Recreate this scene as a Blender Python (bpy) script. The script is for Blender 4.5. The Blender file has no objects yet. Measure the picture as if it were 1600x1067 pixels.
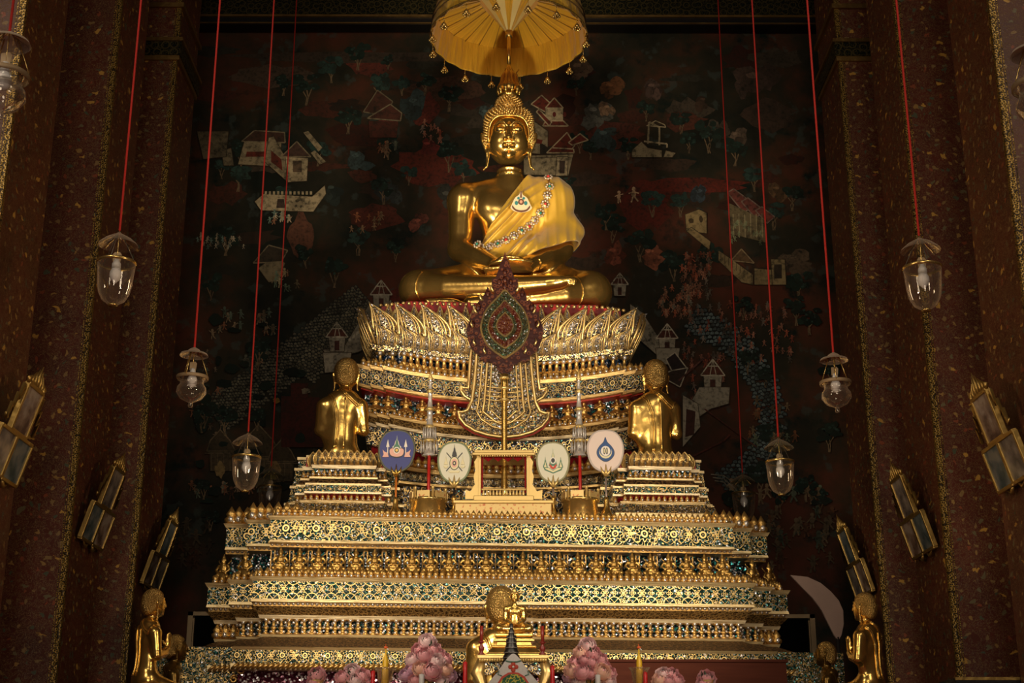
import bpy, bmesh, math, random
import numpy as np
from mathutils import Vector, Matrix, Euler
random.seed(7); np.random.seed(7)
PI = math.pi
SC = bpy.context.scene
COL = SC.collection

# ------------------------------------------------------------------ camera
FPX = 2200.0
PITCH = math.atan(717/2200.0)
CAMZ = 1.5
YAW = -math.atan(7/2200.0)
cam_d = bpy.data.cameras.new('camera')
cam = bpy.data.objects.new('camera', cam_d); COL.objects.link(cam)
cam_d.sensor_fit = 'HORIZONTAL'; cam_d.sensor_width = 36.0
cam_d.lens = FPX/1600*36.0
cam_d.clip_start = 0.1; cam_d.clip_end = 200
cam.location = (0, 0, CAMZ)
cam.rotation_euler = (PI/2+PITCH, 0, YAW)
SC.camera = cam
CM = Euler((PI/2+PITCH, 0, YAW)).to_matrix()
def P(px, py, Y):
    "world point seen at photo pixel (px,py) that stands at depth Y"
    d = CM @ Vector(((px-800)/FPX, -(py-533.5)/FPX, -1.0))
    t = Y/d.y
    return Vector((d.x*t, Y, CAMZ+d.z*t))
def PX(Y, z):
    "metres per horizontal pixel for a point at depth Y, height z"
    return (Y*math.cos(PITCH)+(z-CAMZ)*math.sin(PITCH))/FPX

# ------------------------------------------------------------------ world, lights, exposure
w = bpy.data.worlds.new('world'); SC.world = w; w.use_nodes = True
w.node_tree.nodes['Background'].inputs[0].default_value = (1.0, 0.8, 0.6, 1)
w.node_tree.nodes['Background'].inputs[1].default_value = 0.02
SC.view_settings.view_transform = 'Standard'; SC.view_settings.look = 'None'
SC.view_settings.gamma = 1.0; SC.view_settings.use_curve_mapping = False
SC.view_settings.exposure = 0.2
def aim(o, tgt):
    d = Vector(tgt)-o.location
    o.rotation_euler = d.to_track_quat('-Z', 'Y').to_euler()
def area(name, loc, tgt, sx, sy, power, col, spread=None):
    l = bpy.data.lights.new(name, 'AREA'); l.shape = 'RECTANGLE'; l.size = sx; l.size_y = sy
    l.energy = power; l.color = col
    if spread: l.spread = math.radians(spread)
    o = bpy.data.objects.new(name, l); COL.objects.link(o); o.location = loc; aim(o, tgt); return o
def spot(name, loc, tgt, deg, power, col, rad=0.15, blend=0.6):
    l = bpy.data.lights.new(name, 'SPOT'); l.spot_size = math.radians(deg); l.spot_blend = blend
    l.energy = power; l.color = col; l.shadow_soft_size = rad
    o = bpy.data.objects.new(name, l); COL.objects.link(o); o.location = loc; aim(o, tgt); return o
WARM = (1.0, 0.83, 0.60)
spot('flood_lamp_left', (-3.6, 8.5, 5.2), (-.1, 17.4, 4.3), 40, 1250, WARM, .45, .6)
spot('flood_lamp_right', (3.6, 8.5, 5.2), (.1, 17.4, 4.3), 40, 1250, WARM, .45, .6)
area('entrance_daylight', (0, -7.5, 4.0), (0, 18, 5.5), 3.0, 4.6, 150, (1.0, .86, .68), 100)
area('added_upper_fill', (0, -7.9, 14.5), (0, 18, 7), 9.0, 2.0, 300, (1.0, .86, .68))  # added high panel of light, gives the gold something bright to reflect
area('upper_window_left', (-7.5, 4, 13), (0, 20, 8), 2.0, 4.0, 260, (1.0, .85, .65))
area('upper_window_right', (7.5, 4, 13), (0, 20, 8), 2.0, 4.0, 150, (1.0, .85, .65))
spot('buddha_spot_left', (-3.0, 12, 5.0), (-.1, 20.2, 9.4), 27, 2100, WARM, .5)
spot('buddha_spot_right', (3.0, 12, 5.0), (.1, 20.2, 9.4), 27, 2100, WARM, .5)
spot('parasol_fill_spot', (0, 13.5, 3.2), (0, 20.6, 12.8), 20, 2200, (1, .84, .55), .2)  # extra spot added to brighten the parasol from below
spot('altar_lamp_left', (-1.9, 14.6, 3.2), (-2.2, 19, 6.0), 70, 30, (1, .86, .58), .12)
spot('altar_lamp_right', (1.9, 14.6, 3.2), (2.2, 19, 6.0), 70, 30, (1, .86, .58), .12)
spot('nave_lamp_left', (2.4, 9.5, 4.6), (-5.6, 17.5, 7.0), 60, 420, (1, .76, .50), .3, .9)
spot('nave_lamp_right', (-2.4, 9.5, 4.6), (5.6, 17.5, 7.0), 60, 420, (1, .76, .50), .3, .9)
spot('pillar_lamp_right', (2.5, 13.0, 2.4), (6.0, 17.0, 5.6), 34, 120, (1, .78, .5), .15, .9)

# ------------------------------------------------------------------ object helpers
def tag(o, label=None, cat=None, group=None, kind=None):
    if label: o['label'] = label
    if cat: o['category'] = cat
    if group: o['group'] = group
    if kind: o['kind'] = kind
    return o
def empty(name, loc=(0, 0, 0), rz=0, parent=None):
    o = bpy.data.objects.new(name, None); COL.objects.link(o)
    o.empty_display_size = .1
    o.location = loc; o.rotation_euler = (0, 0, rz)
    if parent: o.parent = parent
    return o
def link(name, me, mats=None, parent=None, smooth=None):
    if mats is not None:
        for m in (mats if isinstance(mats, (list, tuple)) else [mats]): me.materials.append(m)
    o = bpy.data.objects.new(name, me); COL.objects.link(o)
    if parent: o.parent = parent
    return o
class MB:
    "collects shapes; build() links them as one mesh object"
    def __init__(s): s.v = []; s.f = []; s.m = []; s.sm = []; s.uv = {}
    def add(s, vs, fs, mi=0, smooth=False, uvs=None):
        b = len(s.v); s.v.extend([tuple(p) for p in vs])
        for k, f in enumerate(fs):
            if uvs: s.uv[len(s.f)] = uvs[k]
            s.f.append(tuple(i+b for i in f)); s.m.append(mi); s.sm.append(smooth)
        return s
    def box(s, c, size, mi=0, M=None, bev=0):
        x, y, z = [a/2 for a in size]
        vs = [Vector((c[0]+sx*x, c[1]+sy*y, c[2]+sz*z)) for sx in (-1, 1) for sy in (-1, 1) for sz in (-1, 1)]
        if M: vs = [M @ v for v in vs]
        return s.add(vs, [(0,1,3,2),(4,6,7,5),(0,4,5,1),(2,3,7,6),(0,2,6,4),(1,5,7,3)], mi)
    def lathe(s, prof, c=(0,0,0), n=24, mi=0, smooth=True, M=None, caps=True, sx=1, sy=1):
        vs = []; fs = []
        for r, z in prof:
            for k in range(n):
                a = 2*PI*k/n; vs.append(Vector((c[0]+r*math.cos(a)*sx, c[1]+r*math.sin(a)*sy, c[2]+z)))
        for j in range(len(prof)-1):
            for k in range(n):
                k2 = (k+1) % n; fs.append((j*n+k, j*n+k2, (j+1)*n+k2, (j+1)*n+k))
        if caps:
            if prof[0][0] > 1e-5: fs.append(tuple(range(n))[::-1])
            if prof[-1][0] > 1e-5: fs.append(tuple((len(prof)-1)*n+k for k in range(n)))
        if M: vs = [M @ v for v in vs]
        return s.add(vs, fs, mi, smooth)
    def tube(s, pts, r, n=8, mi=0, smooth=True, closed=False):
        pts = [Vector(p) for p in pts]; m = len(pts)
        rs = r if isinstance(r, (list, tuple)) else [r]*m
        vs = []; fs = []; up = None
        for i, p in enumerate(pts):
            a = pts[(i-1) % m] if (closed or i) else p
            b = pts[(i+1) % m] if (closed or i < m-1) else p
            t = (b-a)
            t = t.normalized() if t.length > 1e-9 else Vector((0, 0, 1))
            if up is None:
                up = t.orthogonal().normalized()
            up = (up - t*up.dot(t))
            up = up.normalized() if up.length > 1e-6 else t.orthogonal().normalized()
            sd = t.cross(up)
            for k in range(n):
                an = 2*PI*k/n; vs.append(p+(up*math.cos(an)+sd*math.sin(an))*rs[i])
        for j in range(m if closed else m-1):
            j2 = (j+1) % m
            for k in range(n):
                k2 = (k+1) % n; fs.append((j*n+k, j*n+k2, j2*n+k2, j2*n+k))
        if not closed: fs.append(tuple(range(n))[::-1]); fs.append(tuple((m-1)*n+k for k in range(n)))
        return s.add(vs, fs, mi, smooth)
    def ball(s, c, r, mi=0, nu=10, nv=6, M=None):
        rx, ry, rz = r if isinstance(r, (list, tuple)) else (r, r, r)
        vs = [Vector((0, 0, rz))]; fs = []
        for j in range(1, nv):
            t = PI*j/nv
            for k in range(nu):
                a = 2*PI*k/nu; vs.append(Vector((rx*math.sin(t)*math.cos(a), ry*math.sin(t)*math.sin(a), rz*math.cos(t))))
        vs.append(Vector((0, 0, -rz))); L = len(vs)-1
        for k in range(nu): fs.append((0, 1+k, 1+(k+1) % nu)); fs.append((L, L-nu+(k+1) % nu, L-nu+k))
        for j in range(nv-2):
            for k in range(nu):
                k2 = (k+1) % nu; fs.append((1+j*nu+k, 1+(j+1)*nu+k, 1+(j+1)*nu+k2, 1+j*nu+k2))
        if M: vs = [M @ v for v in vs]
        return s.add([v+Vector(c) for v in vs], fs, mi, True)
    def plate(s, pts, y0, y1, mi=0, M=None, mi_side=None):
        "outline [(x,z)] extruded from y0 (front) to y1 (back)"
        n = len(pts); vs = [Vector((x, y0, z)) for x, z in pts]+[Vector((x, y1, z)) for x, z in pts]
        if M: vs = [M @ v for v in vs]
        ms = mi if mi_side is None else mi_side
        s.add(vs, [tuple(range(n)), tuple(range(n, 2*n))[::-1]], mi)
        return s.add(vs, [(i, i+n, (i+1) % n+n, (i+1) % n) for i in range(n)], ms)
    def merge(s, o, M, mi=None):
        b = len(s.v); s.v.extend([tuple(M @ Vector(p)) for p in o.v])
        for k, f in enumerate(o.f):
            if k in o.uv: s.uv[len(s.f)] = o.uv[k]
            s.f.append(tuple(i+b for i in f)); s.m.append(o.m[k] if mi is None else mi); s.sm.append(o.sm[k])
        return s
    def mesh(s, name, mats, recalc=True):
        me = bpy.data.meshes.new(name); me.from_pydata(s.v, [], s.f)
        me.polygons.foreach_set('material_index', s.m); me.polygons.foreach_set('use_smooth', s.sm)
        if s.uv:
            uvl = me.uv_layers.new(name='UVMap').data
            for pi, p in enumerate(me.polygons):
                if pi in s.uv:
                    for li, c in zip(p.loop_indices, s.uv[pi]): uvl[li].uv = c
        for m in (mats if isinstance(mats, (list, tuple)) else [mats]): me.materials.append(m)
        if recalc and len(s.f) < 60000:
            bm = bmesh.new(); bm.from_mesh(me); bmesh.ops.recalc_face_normals(bm, faces=bm.faces); bm.to_mesh(me); bm.free()
        me.update(); return me
    def build(s, name, mats, parent=None, loc=None, rz=None, bevel=0, recalc=True):
        o = bpy.data.objects.new(name, s.mesh(name, mats, recalc)); COL.objects.link(o)
        if parent: o.parent = parent
        if loc is not None: o.location = loc
        if rz is not None: o.rotation_euler = (0, 0, rz)
        if bevel:
            b = o.modifiers.new('bevel', 'BEVEL'); b.width = bevel; b.segments = 2; b.limit_method = 'ANGLE'
        return o
def copy_tree(o, parent=None, keep_label=False):
    c = o.copy(); COL.objects.link(c); c.parent = parent
    for ch in list(o.children): copy_tree(ch, c)
    return c

# ------------------------------------------------------------------ node helpers
class NB:
    def __init__(s, name):
        s.mat = bpy.data.materials.new(name); s.mat.use_nodes = True
        s.t = s.mat.node_tree; s.b = s.t.nodes['Principled BSDF']; s.out = s.t.nodes['Material Output']
        s._uv = None; s._ob = None
    def new(s, typ, **kw):
        n = s.t.nodes.new(typ)
        for k, v in kw.items(): setattr(n, k, v)
        return n
    def put(s, sock, v):
        if hasattr(v, 'is_output'): s.t.links.new(v, sock)
        else:
            if isinstance(v, (tuple, list)) and len(v) == 3 and sock.type == 'RGBA': v = (*v, 1)
            sock.default_value = v
    def m(s, op, a, b=None, c=None, clamp=False):
        n = s.new('ShaderNodeMath', operation=op); n.use_clamp = clamp
        s.put(n.inputs[0], a)
        if b is not None: s.put(n.inputs[1], b)
        if c is not None: s.put(n.inputs[2], c)
        return n.outputs[0]
    @property
    def uv(s):
        if s._uv is None: s._uv = s.new('ShaderNodeTexCoord').outputs['UV']
        return s._uv
    @property
    def ob(s):
        if s._ob is None: s._ob = s.new('ShaderNodeTexCoord').outputs['Object']
        return s._ob
    def xyz(s, v):
        n = s.new('ShaderNodeSeparateXYZ'); s.put(n.inputs[0], v); return n.outputs
    def comb(s, x, y, z=0.0):
        n = s.new('ShaderNodeCombineXYZ'); s.put(n.inputs[0], x); s.put(n.inputs[1], y); s.put(n.inputs[2], z); return n.outputs[0]
    def noise(s, vec, scale, detail=2, rough=.5, out='Fac', dist=0):
        n = s.new('ShaderNodeTexNoise'); s.put(n.inputs['Vector'], vec); n.inputs['Scale'].default_value = scale
        n.inputs['Detail'].default_value = detail; n.inputs['Roughness'].default_value = rough; n.inputs['Distortion'].default_value = dist
        return n.outputs[out]
    def voro(s, vec, scale, rnd=1.0, feature='F1', out='Distance', dims='3D'):
        n = s.new('ShaderNodeTexVoronoi', feature=feature, voronoi_dimensions=dims); s.put(n.inputs['Vector'], vec)
        n.inputs['Scale'].default_value = scale; n.inputs['Randomness'].default_value = rnd
        return n.outputs[out]
    def ramp(s, fac, stops, interp='LINEAR'):
        n = s.new('ShaderNodeValToRGB'); n.color_ramp.interpolation = interp
        e = n.color_ramp.elements
        while len(e) < len(stops): e.new(.5)
        for q, (p, c) in zip(e, stops): q.position = p; q.color = (*c, 1) if len(c) == 3 else c
        s.put(n.inputs[0], fac); return n.outputs[0]
    def mix(s, fac, a, b, mode='MIX'):
        n = s.new('ShaderNodeMix', data_type='RGBA', blend_type=mode)
        s.put(n.inputs[0], fac); s.put(n.inputs[6], a); s.put(n.inputs[7], b); return n.outputs[2]
    def mixf(s, fac, a, b):
        n = s.new('ShaderNodeMix', data_type='FLOAT'); s.put(n.inputs[0], fac); s.put(n.inputs[2], a); s.put(n.inputs[3], b); return n.outputs[0]
    def less(s, a, b): return s.m('LESS_THAN', a, b)
    def band(s, d, c, w, soft=None):
        "1 where |d-c|<w with a soft edge"
        x = s.m('ABSOLUTE', s.m('SUBTRACT', d, c))
        return s.m('DIVIDE', s.m('SUBTRACT', w, x), (soft or w*.5), clamp=True)
    def sm(s, d, c, soft):
        "1 where d<c"
        return s.m('DIVIDE', s.m('SUBTRACT', c, d), soft, clamp=True)
    def mx(s, *a):
        r = a[0]
        for q in a[1:]: r = s.m('MAXIMUM', r, q)
        return r
    def bump(s, h, strength=.5, dist=.01, normal=None):
        n = s.new('ShaderNodeBump'); n.inputs['Strength'].default_value = strength; n.inputs['Distance'].default_value = dist
        s.put(n.inputs['Height'], h)
        if normal is not None: s.put(n.inputs['Normal'], normal)
        return n.outputs[0]
    def set(s, **kw):
        names = dict(col='Base Color', metal='Metallic', rough='Roughness', normal='Normal', spec='Specular IOR Level',
                     coat='Coat Weight', sheen='Sheen Weight', emc='Emission Color', ems='Emission Strength', alpha='Alpha', trans='Transmission Weight', ior='IOR', sub='Subsurface Weight')
        for k, v in kw.items(): s.put(s.b.inputs[names[k]], v)
        return s.mat
def simple(name, col, rough=.5, metal=0, **kw):
    return NB(name).set(col=col, rough=rough, metal=metal, **kw)
# ------------------------------------------------------------------ materials
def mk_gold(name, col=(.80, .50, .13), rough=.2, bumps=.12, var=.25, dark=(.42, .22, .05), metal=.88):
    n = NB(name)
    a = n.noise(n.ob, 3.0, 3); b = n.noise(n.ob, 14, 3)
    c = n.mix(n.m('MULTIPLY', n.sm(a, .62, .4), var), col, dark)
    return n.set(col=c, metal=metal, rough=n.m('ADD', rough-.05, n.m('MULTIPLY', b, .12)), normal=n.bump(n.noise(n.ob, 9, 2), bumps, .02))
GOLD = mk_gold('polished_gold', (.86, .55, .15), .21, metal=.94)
GOLD_SHADED = mk_gold('shaded_gold', (.20, .12, .03), .28)  # gold with the shadow on the two side kneelers put into its colour
HAIRGOLD = mk_gold('matt_gold_curls', (.80, .53, .17), .34)
def mk_curls(name, col):
    n = NB(name); d = n.voro(n.ob, 46, .45)
    return n.set(col=n.mix(n.sm(d, .5, .5), (.45, .27, .08), col), metal=.9, rough=.36, normal=n.bump(n.m('SUBTRACT', 1.0, d), .7, .02))
CURLS = mk_curls('curled_hair_gold', (.82, .54, .17))
def mk_ledge(name, c1=(.86, .66, .34), c2=(.50, .31, .12), metal=.75, rough=.42):
    n = NB(name); x, y, z = n.xyz(n.ob)
    v = n.comb(n.m('MULTIPLY', x, 2.2), n.m('MULTIPLY', y, 2.2), n.m('MULTIPLY', z, 38))
    s = n.noise(v, 1.6, 4, .6)
    c = n.mix(n.sm(s, .44, .12), c1, c2)
    return n.set(col=c, metal=metal, rough=rough, normal=n.bump(n.noise(v, 2.0, 4), .35, .02))
LEDGE = mk_ledge('gilded_ledge')
LEDGE_PALE = mk_ledge('pale_gilded_ledge', (.86, .70, .44), (.45, .28, .12), .55, .4)
GILT = mk_gold('carved_gilt', (.74, .47, .15), .38, .4, .5)
GILT_OLD = mk_gold('aged_gilt', (.42, .25, .08), .42, .5, .6, (.16, .08, .02))
def glassbase(n, co, base, scale=60, white=.07, teal=.08, tealc=(.015, .20, .19)):
    cc = n.voro(co, scale, .9, out='Color'); r, g, b = n.xyz(cc)
    c = n.mix(n.less(r, teal), base, tealc)
    c = n.mix(n.less(g, white), c, (.85, .82, .86))
    nn = n.new('ShaderNodeVectorMath', operation='SUBTRACT'); n.put(nn.inputs[0], cc); nn.inputs[1].default_value = (.5, .5, .5)
    ns = n.new('ShaderNodeVectorMath', operation='SCALE'); n.put(ns.inputs[0], nn.outputs[0]); ns.inputs[3].default_value = .55
    ge = n.new('ShaderNodeNewGeometry')
    na = n.new('ShaderNodeVectorMath', operation='ADD'); n.put(na.inputs[0], ge.outputs['Normal']); n.put(na.inputs[1], ns.outputs[0])
    no = n.new('ShaderNodeVectorMath', operation='NORMALIZE'); n.put(no.inputs[0], na.outputs[0])
    return c, no.outputs[0], n.less(g, white)
def inlay(n, mask, co, base, gold=(.80, .55, .21), gs=60, white=.06, teal=.07, strength=.9, grough=.36, dist=.02, tealc=(.015, .20, .19)):
    c, nrm, wh = glassbase(n, co, base, gs, white, teal, tealc)
    var = n.noise(co, 5, 3)
    g = n.mix(n.sm(var, .5, .25), gold, tuple(q*.62 for q in gold))
    col = n.mix(mask, c, g)
    bn = n.bump(mask, strength, dist)
    nm = n.new('ShaderNodeMix', data_type='VECTOR'); n.put(nm.inputs[0], n.m('GREATER_THAN', mask, .08)); n.put(nm.inputs[4], nrm); n.put(nm.inputs[5], bn)
    return n.set(col=col, metal=n.mixf(mask, .30, .85), rough=n.mixf(mask, .20, grough), normal=nm.outputs[1])
def cell(n, co, sx, sy, ox=0., oy=0.):
    "repeat coordinates: returns local x,y in -.5...5 of a cell of size sx,sy (isotropic, divided by sy)"
    x, y, z = n.xyz(co)
    u = n.m('SUBTRACT', n.m('FRACT', n.m('ADD', n.m('DIVIDE', x, sx), ox+100.)), .5)
    v = n.m('SUBTRACT', n.m('FRACT', n.m('ADD', n.m('DIVIDE', y, sy), oy+100.)), .5)
    return n.m('MULTIPLY', u, sx/sy), v
def polar(n, u, v):
    return n.m('SQRT', n.m('ADD', n.m('MULTIPLY', u, u), n.m('MULTIPLY', v, v))), n.m('ARCTAN2', v, u)
def rosette(n, u, v, r0, amp, k, wdt, ph=0.):
    r, t = polar(n, u, v)
    rr = n.m('ADD', r0, n.m('MULTIPLY', n.m('COSINE', n.m('ADD', n.m('MULTIPLY', t, float(k)), ph)), amp))
    return n.mx(n.band(r, rr, wdt), n.band(r, r0*.38, wdt*.8))
def warp(n, co, scale, amt):
    nz = n.new('ShaderNodeTexNoise'); n.put(nz.inputs['Vector'], co); nz.inputs['Scale'].default_value = scale; nz.inputs['Detail'].default_value = 1
    a = n.new('ShaderNodeVectorMath', operation='SUBTRACT'); n.put(a.inputs[0], nz.outputs['Color']); a.inputs[1].default_value = (.5, .5, .5)
    b = n.new('ShaderNodeVectorMath', operation='MULTIPLY_ADD'); n.put(b.inputs[0], a.outputs[0]); b.inputs[1].default_value = (amt, amt, amt); n.put(b.inputs[2], co)
    return b.outputs[0]
def mk_scroll(name, H, base=(.006, .024, .016), **kw):
    "scrollwork of rosettes with curling vines between, H = height of the frieze in metres (UV in metres)"
    n = NB(name); co = warp(n, n.uv, 7, .022)
    sx = H*1.25; u, v = cell(n, co, sx, H); u2, v2 = cell(n, co, sx, H, .5, 0)
    r, t = polar(n, u, v); x, y, z = n.xyz(co)
    fl = n.mx(rosette(n, u, v, .27, .05, 8, .030), n.band(r, .13, .035), n.sm(r, .05, .03))
    ph = n.m('MULTIPLY', x, 2*PI/sx)
    far = n.m('GREATER_THAN', r, .33)
    vin = None
    for k, a in ((1, .36), (2, .26), (3, .18)):
        for sg in (1, -1):
            q = n.band(n.m('SUBTRACT', v, n.m('MULTIPLY', n.m('SINE', n.m('MULTIPLY', ph, float(k))), a*sg)), 0.0, .030 if k < 3 else .024, .02)
            vin = q if vin is None else n.m('MAXIMUM', vin, q)
    d = n.noise(co, 2.4/H, 1); cur = n.mx(n.band(d, .42, .020, .012), n.band(d, .56, .020, .012))
    m = n.mx(fl, n.m('MULTIPLY', n.mx(vin, cur), far), rosette(n, u2, v2, .13, .04, 4, .03))
    return inlay(n, m, n.uv, base, **kw)
def mk_lattice(name, H, base=(.006, .026, .018), **kw):
    "crossing diagonals with flowers at the crossings, three rows to the height"
    n = NB(name); co = warp(n, n.uv, 9, .008)
    s = H*.92
    u, v = cell(n, co, s, H); u2, v2 = cell(n, co, s, H, .5, 0)
    x, y, z = n.xyz(co)
    fl = rosette(n, u, v, .15, .045, 6, .026)
    fl2 = rosette(n, u2, v2, .12, .04, 4, .026)
    r3, _ = polar(n, u2, n.m('SUBTRACT', n.m('ABSOLUTE', v2), .5)); arc = n.band(r3, .30, .028)
    r4, _ = polar(n, u, n.m('SUBTRACT', n.m('ABSOLUTE', v), .5)); pet = rosette(n, u, n.m('SUBTRACT', n.m('ABSOLUTE', v), .42), .13, .05, 5, .026)
    diag = n.band(n.m('ABSOLUTE', n.m('SUBTRACT', n.m('ABSOLUTE', n.m('MULTIPLY', u, 1.05)), n.m('ABSOLUTE', v))), 0.0, .022)
    return inlay(n, n.mx(fl, fl2, arc, pet, diag), n.uv, base, **kw)
def mk_filigree(name, scale, base=(.02, .03, .05), co='ob', rnd=.6, **kw):
    n = NB(name); c0 = n.ob if co == 'ob' else n.uv; c = warp(n, c0, scale*.5, .35/scale)
    d = n.voro(c, scale, rnd); q = n.noise(c, scale*.85, 1)
    far = n.m('GREATER_THAN', d, .24)
    m = n.mx(n.band(d, .22, .075, .04), n.m('MULTIPLY', n.mx(n.band(q, .44, .030, .02), n.band(q, .56, .030, .02), n.band(q, .66, .02, .015), n.band(q, .34, .02, .015)), far))
    return inlay(n, m, c0, base, **kw)
def mk_carved(name, scale=14, c1=(.46, .29, .10), c2=(.07, .035, .012)):
    n = NB(name); c = warp(n, n.uv, 8, .03); d = n.voro(c, scale, .5, dims='2D'); d2 = n.voro(c, scale*2.3, .8, dims='2D')
    m = n.mx(n.band(d, .42, .12), n.m('MULTIPLY', n.band(d2, .36, .12), .8))
    return n.set(col=n.mix(m, c2, c1), metal=.7, rough=.5, normal=n.bump(m, .9, .02))
SCROLL = mk_scroll('scroll_frieze', .30)
LATTICE = mk_lattice('lattice_frieze', .25)
FOLIAGE = mk_scroll('foliage_frieze', .21, (.006, .024, .018))
CARVED = mk_carved('carved_cove')
CARVED_DARK = mk_carved('dark_carved_slope', 11, (.26, .15, .06), (.035, .018, .010))
FILI = mk_filigree('filigree_blue_glass', 12, (.05, .055, .07), white=.07, teal=.05)
FILI_GREEN = mk_filigree('filigree_green_glass', 15, (.008, .035, .028), white=.08, teal=.12)
FILI_DARK = mk_filigree('filigree_dark_glass', 8.5, (.03, .028, .03), white=.08, teal=.06, gold=(.62, .40, .14))
SCROLL_T = mk_scroll('throne_scroll_frieze', .25, (.020, .020, .026), white=.04, gold=(.86, .60, .23))
LEDGE_T = mk_ledge('throne_ledge', (.74, .50, .20), (.42, .25, .08))
SCROLL_S = mk_scroll('small_scroll_frieze', .13, (.02, .02, .02))
FILI_FINE = mk_filigree('filigree_fine', 15, (.045, .035, .03), white=.08, teal=.05)
FILI_PETAL = mk_filigree('filigree_petal', 14, (.05, .045, .045), white=.14, teal=.03, gold=(.85, .60, .26))
def mk_mosaic(name, base, white, teal, scale=55, tealc=(.02, .30, .30)):
    n = NB(name); c, nr, wh = glassbase(n, n.ob, base, scale, white, teal, tealc)
    return n.set(col=c, metal=.5, rough=.15, normal=nr)
GLASS_TILES = mk_mosaic('dark_mirror_tiles', (.02, .03, .035), .14, .14)
GLASS_BLUE = mk_mosaic('blue_mirror_tiles', (.015, .03, .06), .12, .2, 45, (.03, .12, .3))
GLASS_WINE = mk_mosaic('wine_mirror_tiles', (.07, .012, .025), .16, .12, 50, (.25, .06, .12))
BEAD = simple('silvered_bead', (.86, .80, .74), .16, .75)
RED = simple('red_lacquer', (.42, .015, .01), .35)
REDCLOTH = NB('red_velvet'); REDCLOTH = REDCLOTH.set(col=REDCLOTH.mix(REDCLOTH.noise(REDCLOTH.ob, 18, 3), (.13, .002, .004), (.30, .006, .010)), rough=.75, spec=.15)
def mk_glass(name, tint=(1, 1, 1), gloss=.55, haze=.03):
    m = bpy.data.materials.new(name); m.use_nodes = True; t = m.node_tree; t.nodes.clear()
    o = t.nodes.new('ShaderNodeOutputMaterial'); a = t.nodes.new('ShaderNodeBsdfTransparent'); a.inputs[0].default_value = (*tint, 1)
    g = t.nodes.new('ShaderNodeBsdfGlossy'); g.inputs['Roughness'].default_value = .03; g.inputs[0].default_value = (.9, .82, .72, 1)
    l = t.nodes.new('ShaderNodeLayerWeight'); l.inputs[0].default_value = .38
    mm = t.nodes.new('ShaderNodeMath'); mm.operation = 'MULTIPLY_ADD'; mm.inputs[1].default_value = gloss; mm.inputs[2].default_value = .03
    x = t.nodes.new('ShaderNodeMixShader')
    t.links.new(l.outputs['Fresnel'], mm.inputs[0]); t.links.new(mm.outputs[0], x.inputs[0]); t.links.new(a.outputs[0], x.inputs[1]); t.links.new(g.outputs[0], x.inputs[2])
    d = t.nodes.new('ShaderNodeBsdfDiffuse'); d.inputs[0].default_value = (.75, .58, .42, 1); y = t.nodes.new('ShaderNodeMixShader')
    p = t.nodes.new('ShaderNodeMath'); p.operation = 'POWER'; p.inputs[1].default_value = 2.2; q = t.nodes.new('ShaderNodeMath'); q.operation = 'MULTIPLY_ADD'; q.inputs[1].default_value = .6; q.inputs[2].default_value = haze
    t.links.new(l.outputs['Facing'], p.inputs[0]); t.links.new(p.outputs[0], q.inputs[0]); t.links.new(q.outputs[0], y.inputs[0]); t.links.new(x.outputs[0], y.inputs[1]); t.links.new(d.outputs[0], y.inputs[2]); t.links.new(y.outputs[0], o.inputs[0])
    return m
GLASS = mk_glass('clear_glass', (.95, .93, .90))
GLASS_GREEN = mk_glass('green_glass', (.55, .68, .50))
CRYSTAL = NB('cut_crystal').set(col=(.9, .86, .82), rough=.08, metal=.25, trans=.55, ior=1.45)
BULB = NB('frosted_bulb').set(col=(.86, .82, .80), rough=.3)
BRASS = mk_gold('brass', (.75, .52, .18), .25)
CORD = simple('red_cord', (.62, .03, .02), .7)
OLDWOOD = simple('dull_brass_tag', (.34, .23, .12), .55, .3)
BLACK = simple('black_lacquer', (.012, .010, .010), .4)
CREAM = NB('cream_gilt'); CREAM = CREAM.set(col=CREAM.mix(CREAM.sm(CREAM.noise(CREAM.ob, 22, 3), .42, .06), (.62, .44, .17), (.45, .12, .04)), metal=.35, rough=.4)
CREAMP = NB('pale_gilt').set(col=(.70, .49, .18), metal=.6, rough=.33)
# ------------------------------------------------------------------ smooth bodies: implicit surface, meshed as one skin
def v3(p): return np.array([p[0], p[1], p[2]], dtype=np.float32)
def s_ell(c, r, R=None):
    c = v3(c); r = v3(r); Rm = None if R is None else np.array(R.to_matrix().transposed(), dtype=np.float32)
    def f(p):
        q = p-c
        if Rm is not None: q = q @ Rm.T
        k0 = np.linalg.norm(q/r, axis=1); k1 = np.linalg.norm(q/(r*r), axis=1)
        return k0*(k0-1)/np.maximum(k1, 1e-6)
    return f
def s_cap(a, b, ra, rb=None):
    a = v3(a); b = v3(b); rb = ra if rb is None else rb; ba = b-a; L = max(float(ba @ ba), 1e-9)
    def f(p):
        q = p-a; t = np.clip(q @ ba/L, 0, 1)
        return np.linalg.norm(q-t[:, None]*ba, axis=1)-(ra+(rb-ra)*t)
    return f
def s_chain(pts, k=None):
    "pts [(x,y,z,r)...]"
    fs = [s_cap(p[:3], q[:3], p[3], q[3]) for p, q in zip(pts, pts[1:])]
    def f(p):
        d = fs[0](p)
        for g in fs[1:]: d = np.minimum(d, g(p))
        return d
    return f
def smin(a, b, k):
    h = np.maximum(k-np.abs(a-b), 0)/k
    return np.minimum(a, b)-h*h*k*.25
def union(items):
    "items [(sdf, k)]; k<0 carves"
    def f(p):
        d = items[0][0](p)
        for g, k in items[1:]:
            if k > 0: d = smin(d, g(p), k)
            elif k == 0: d = np.minimum(d, g(p))
            else: d = -smin(-d, g(p), -k)
        return d
    return f
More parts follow.
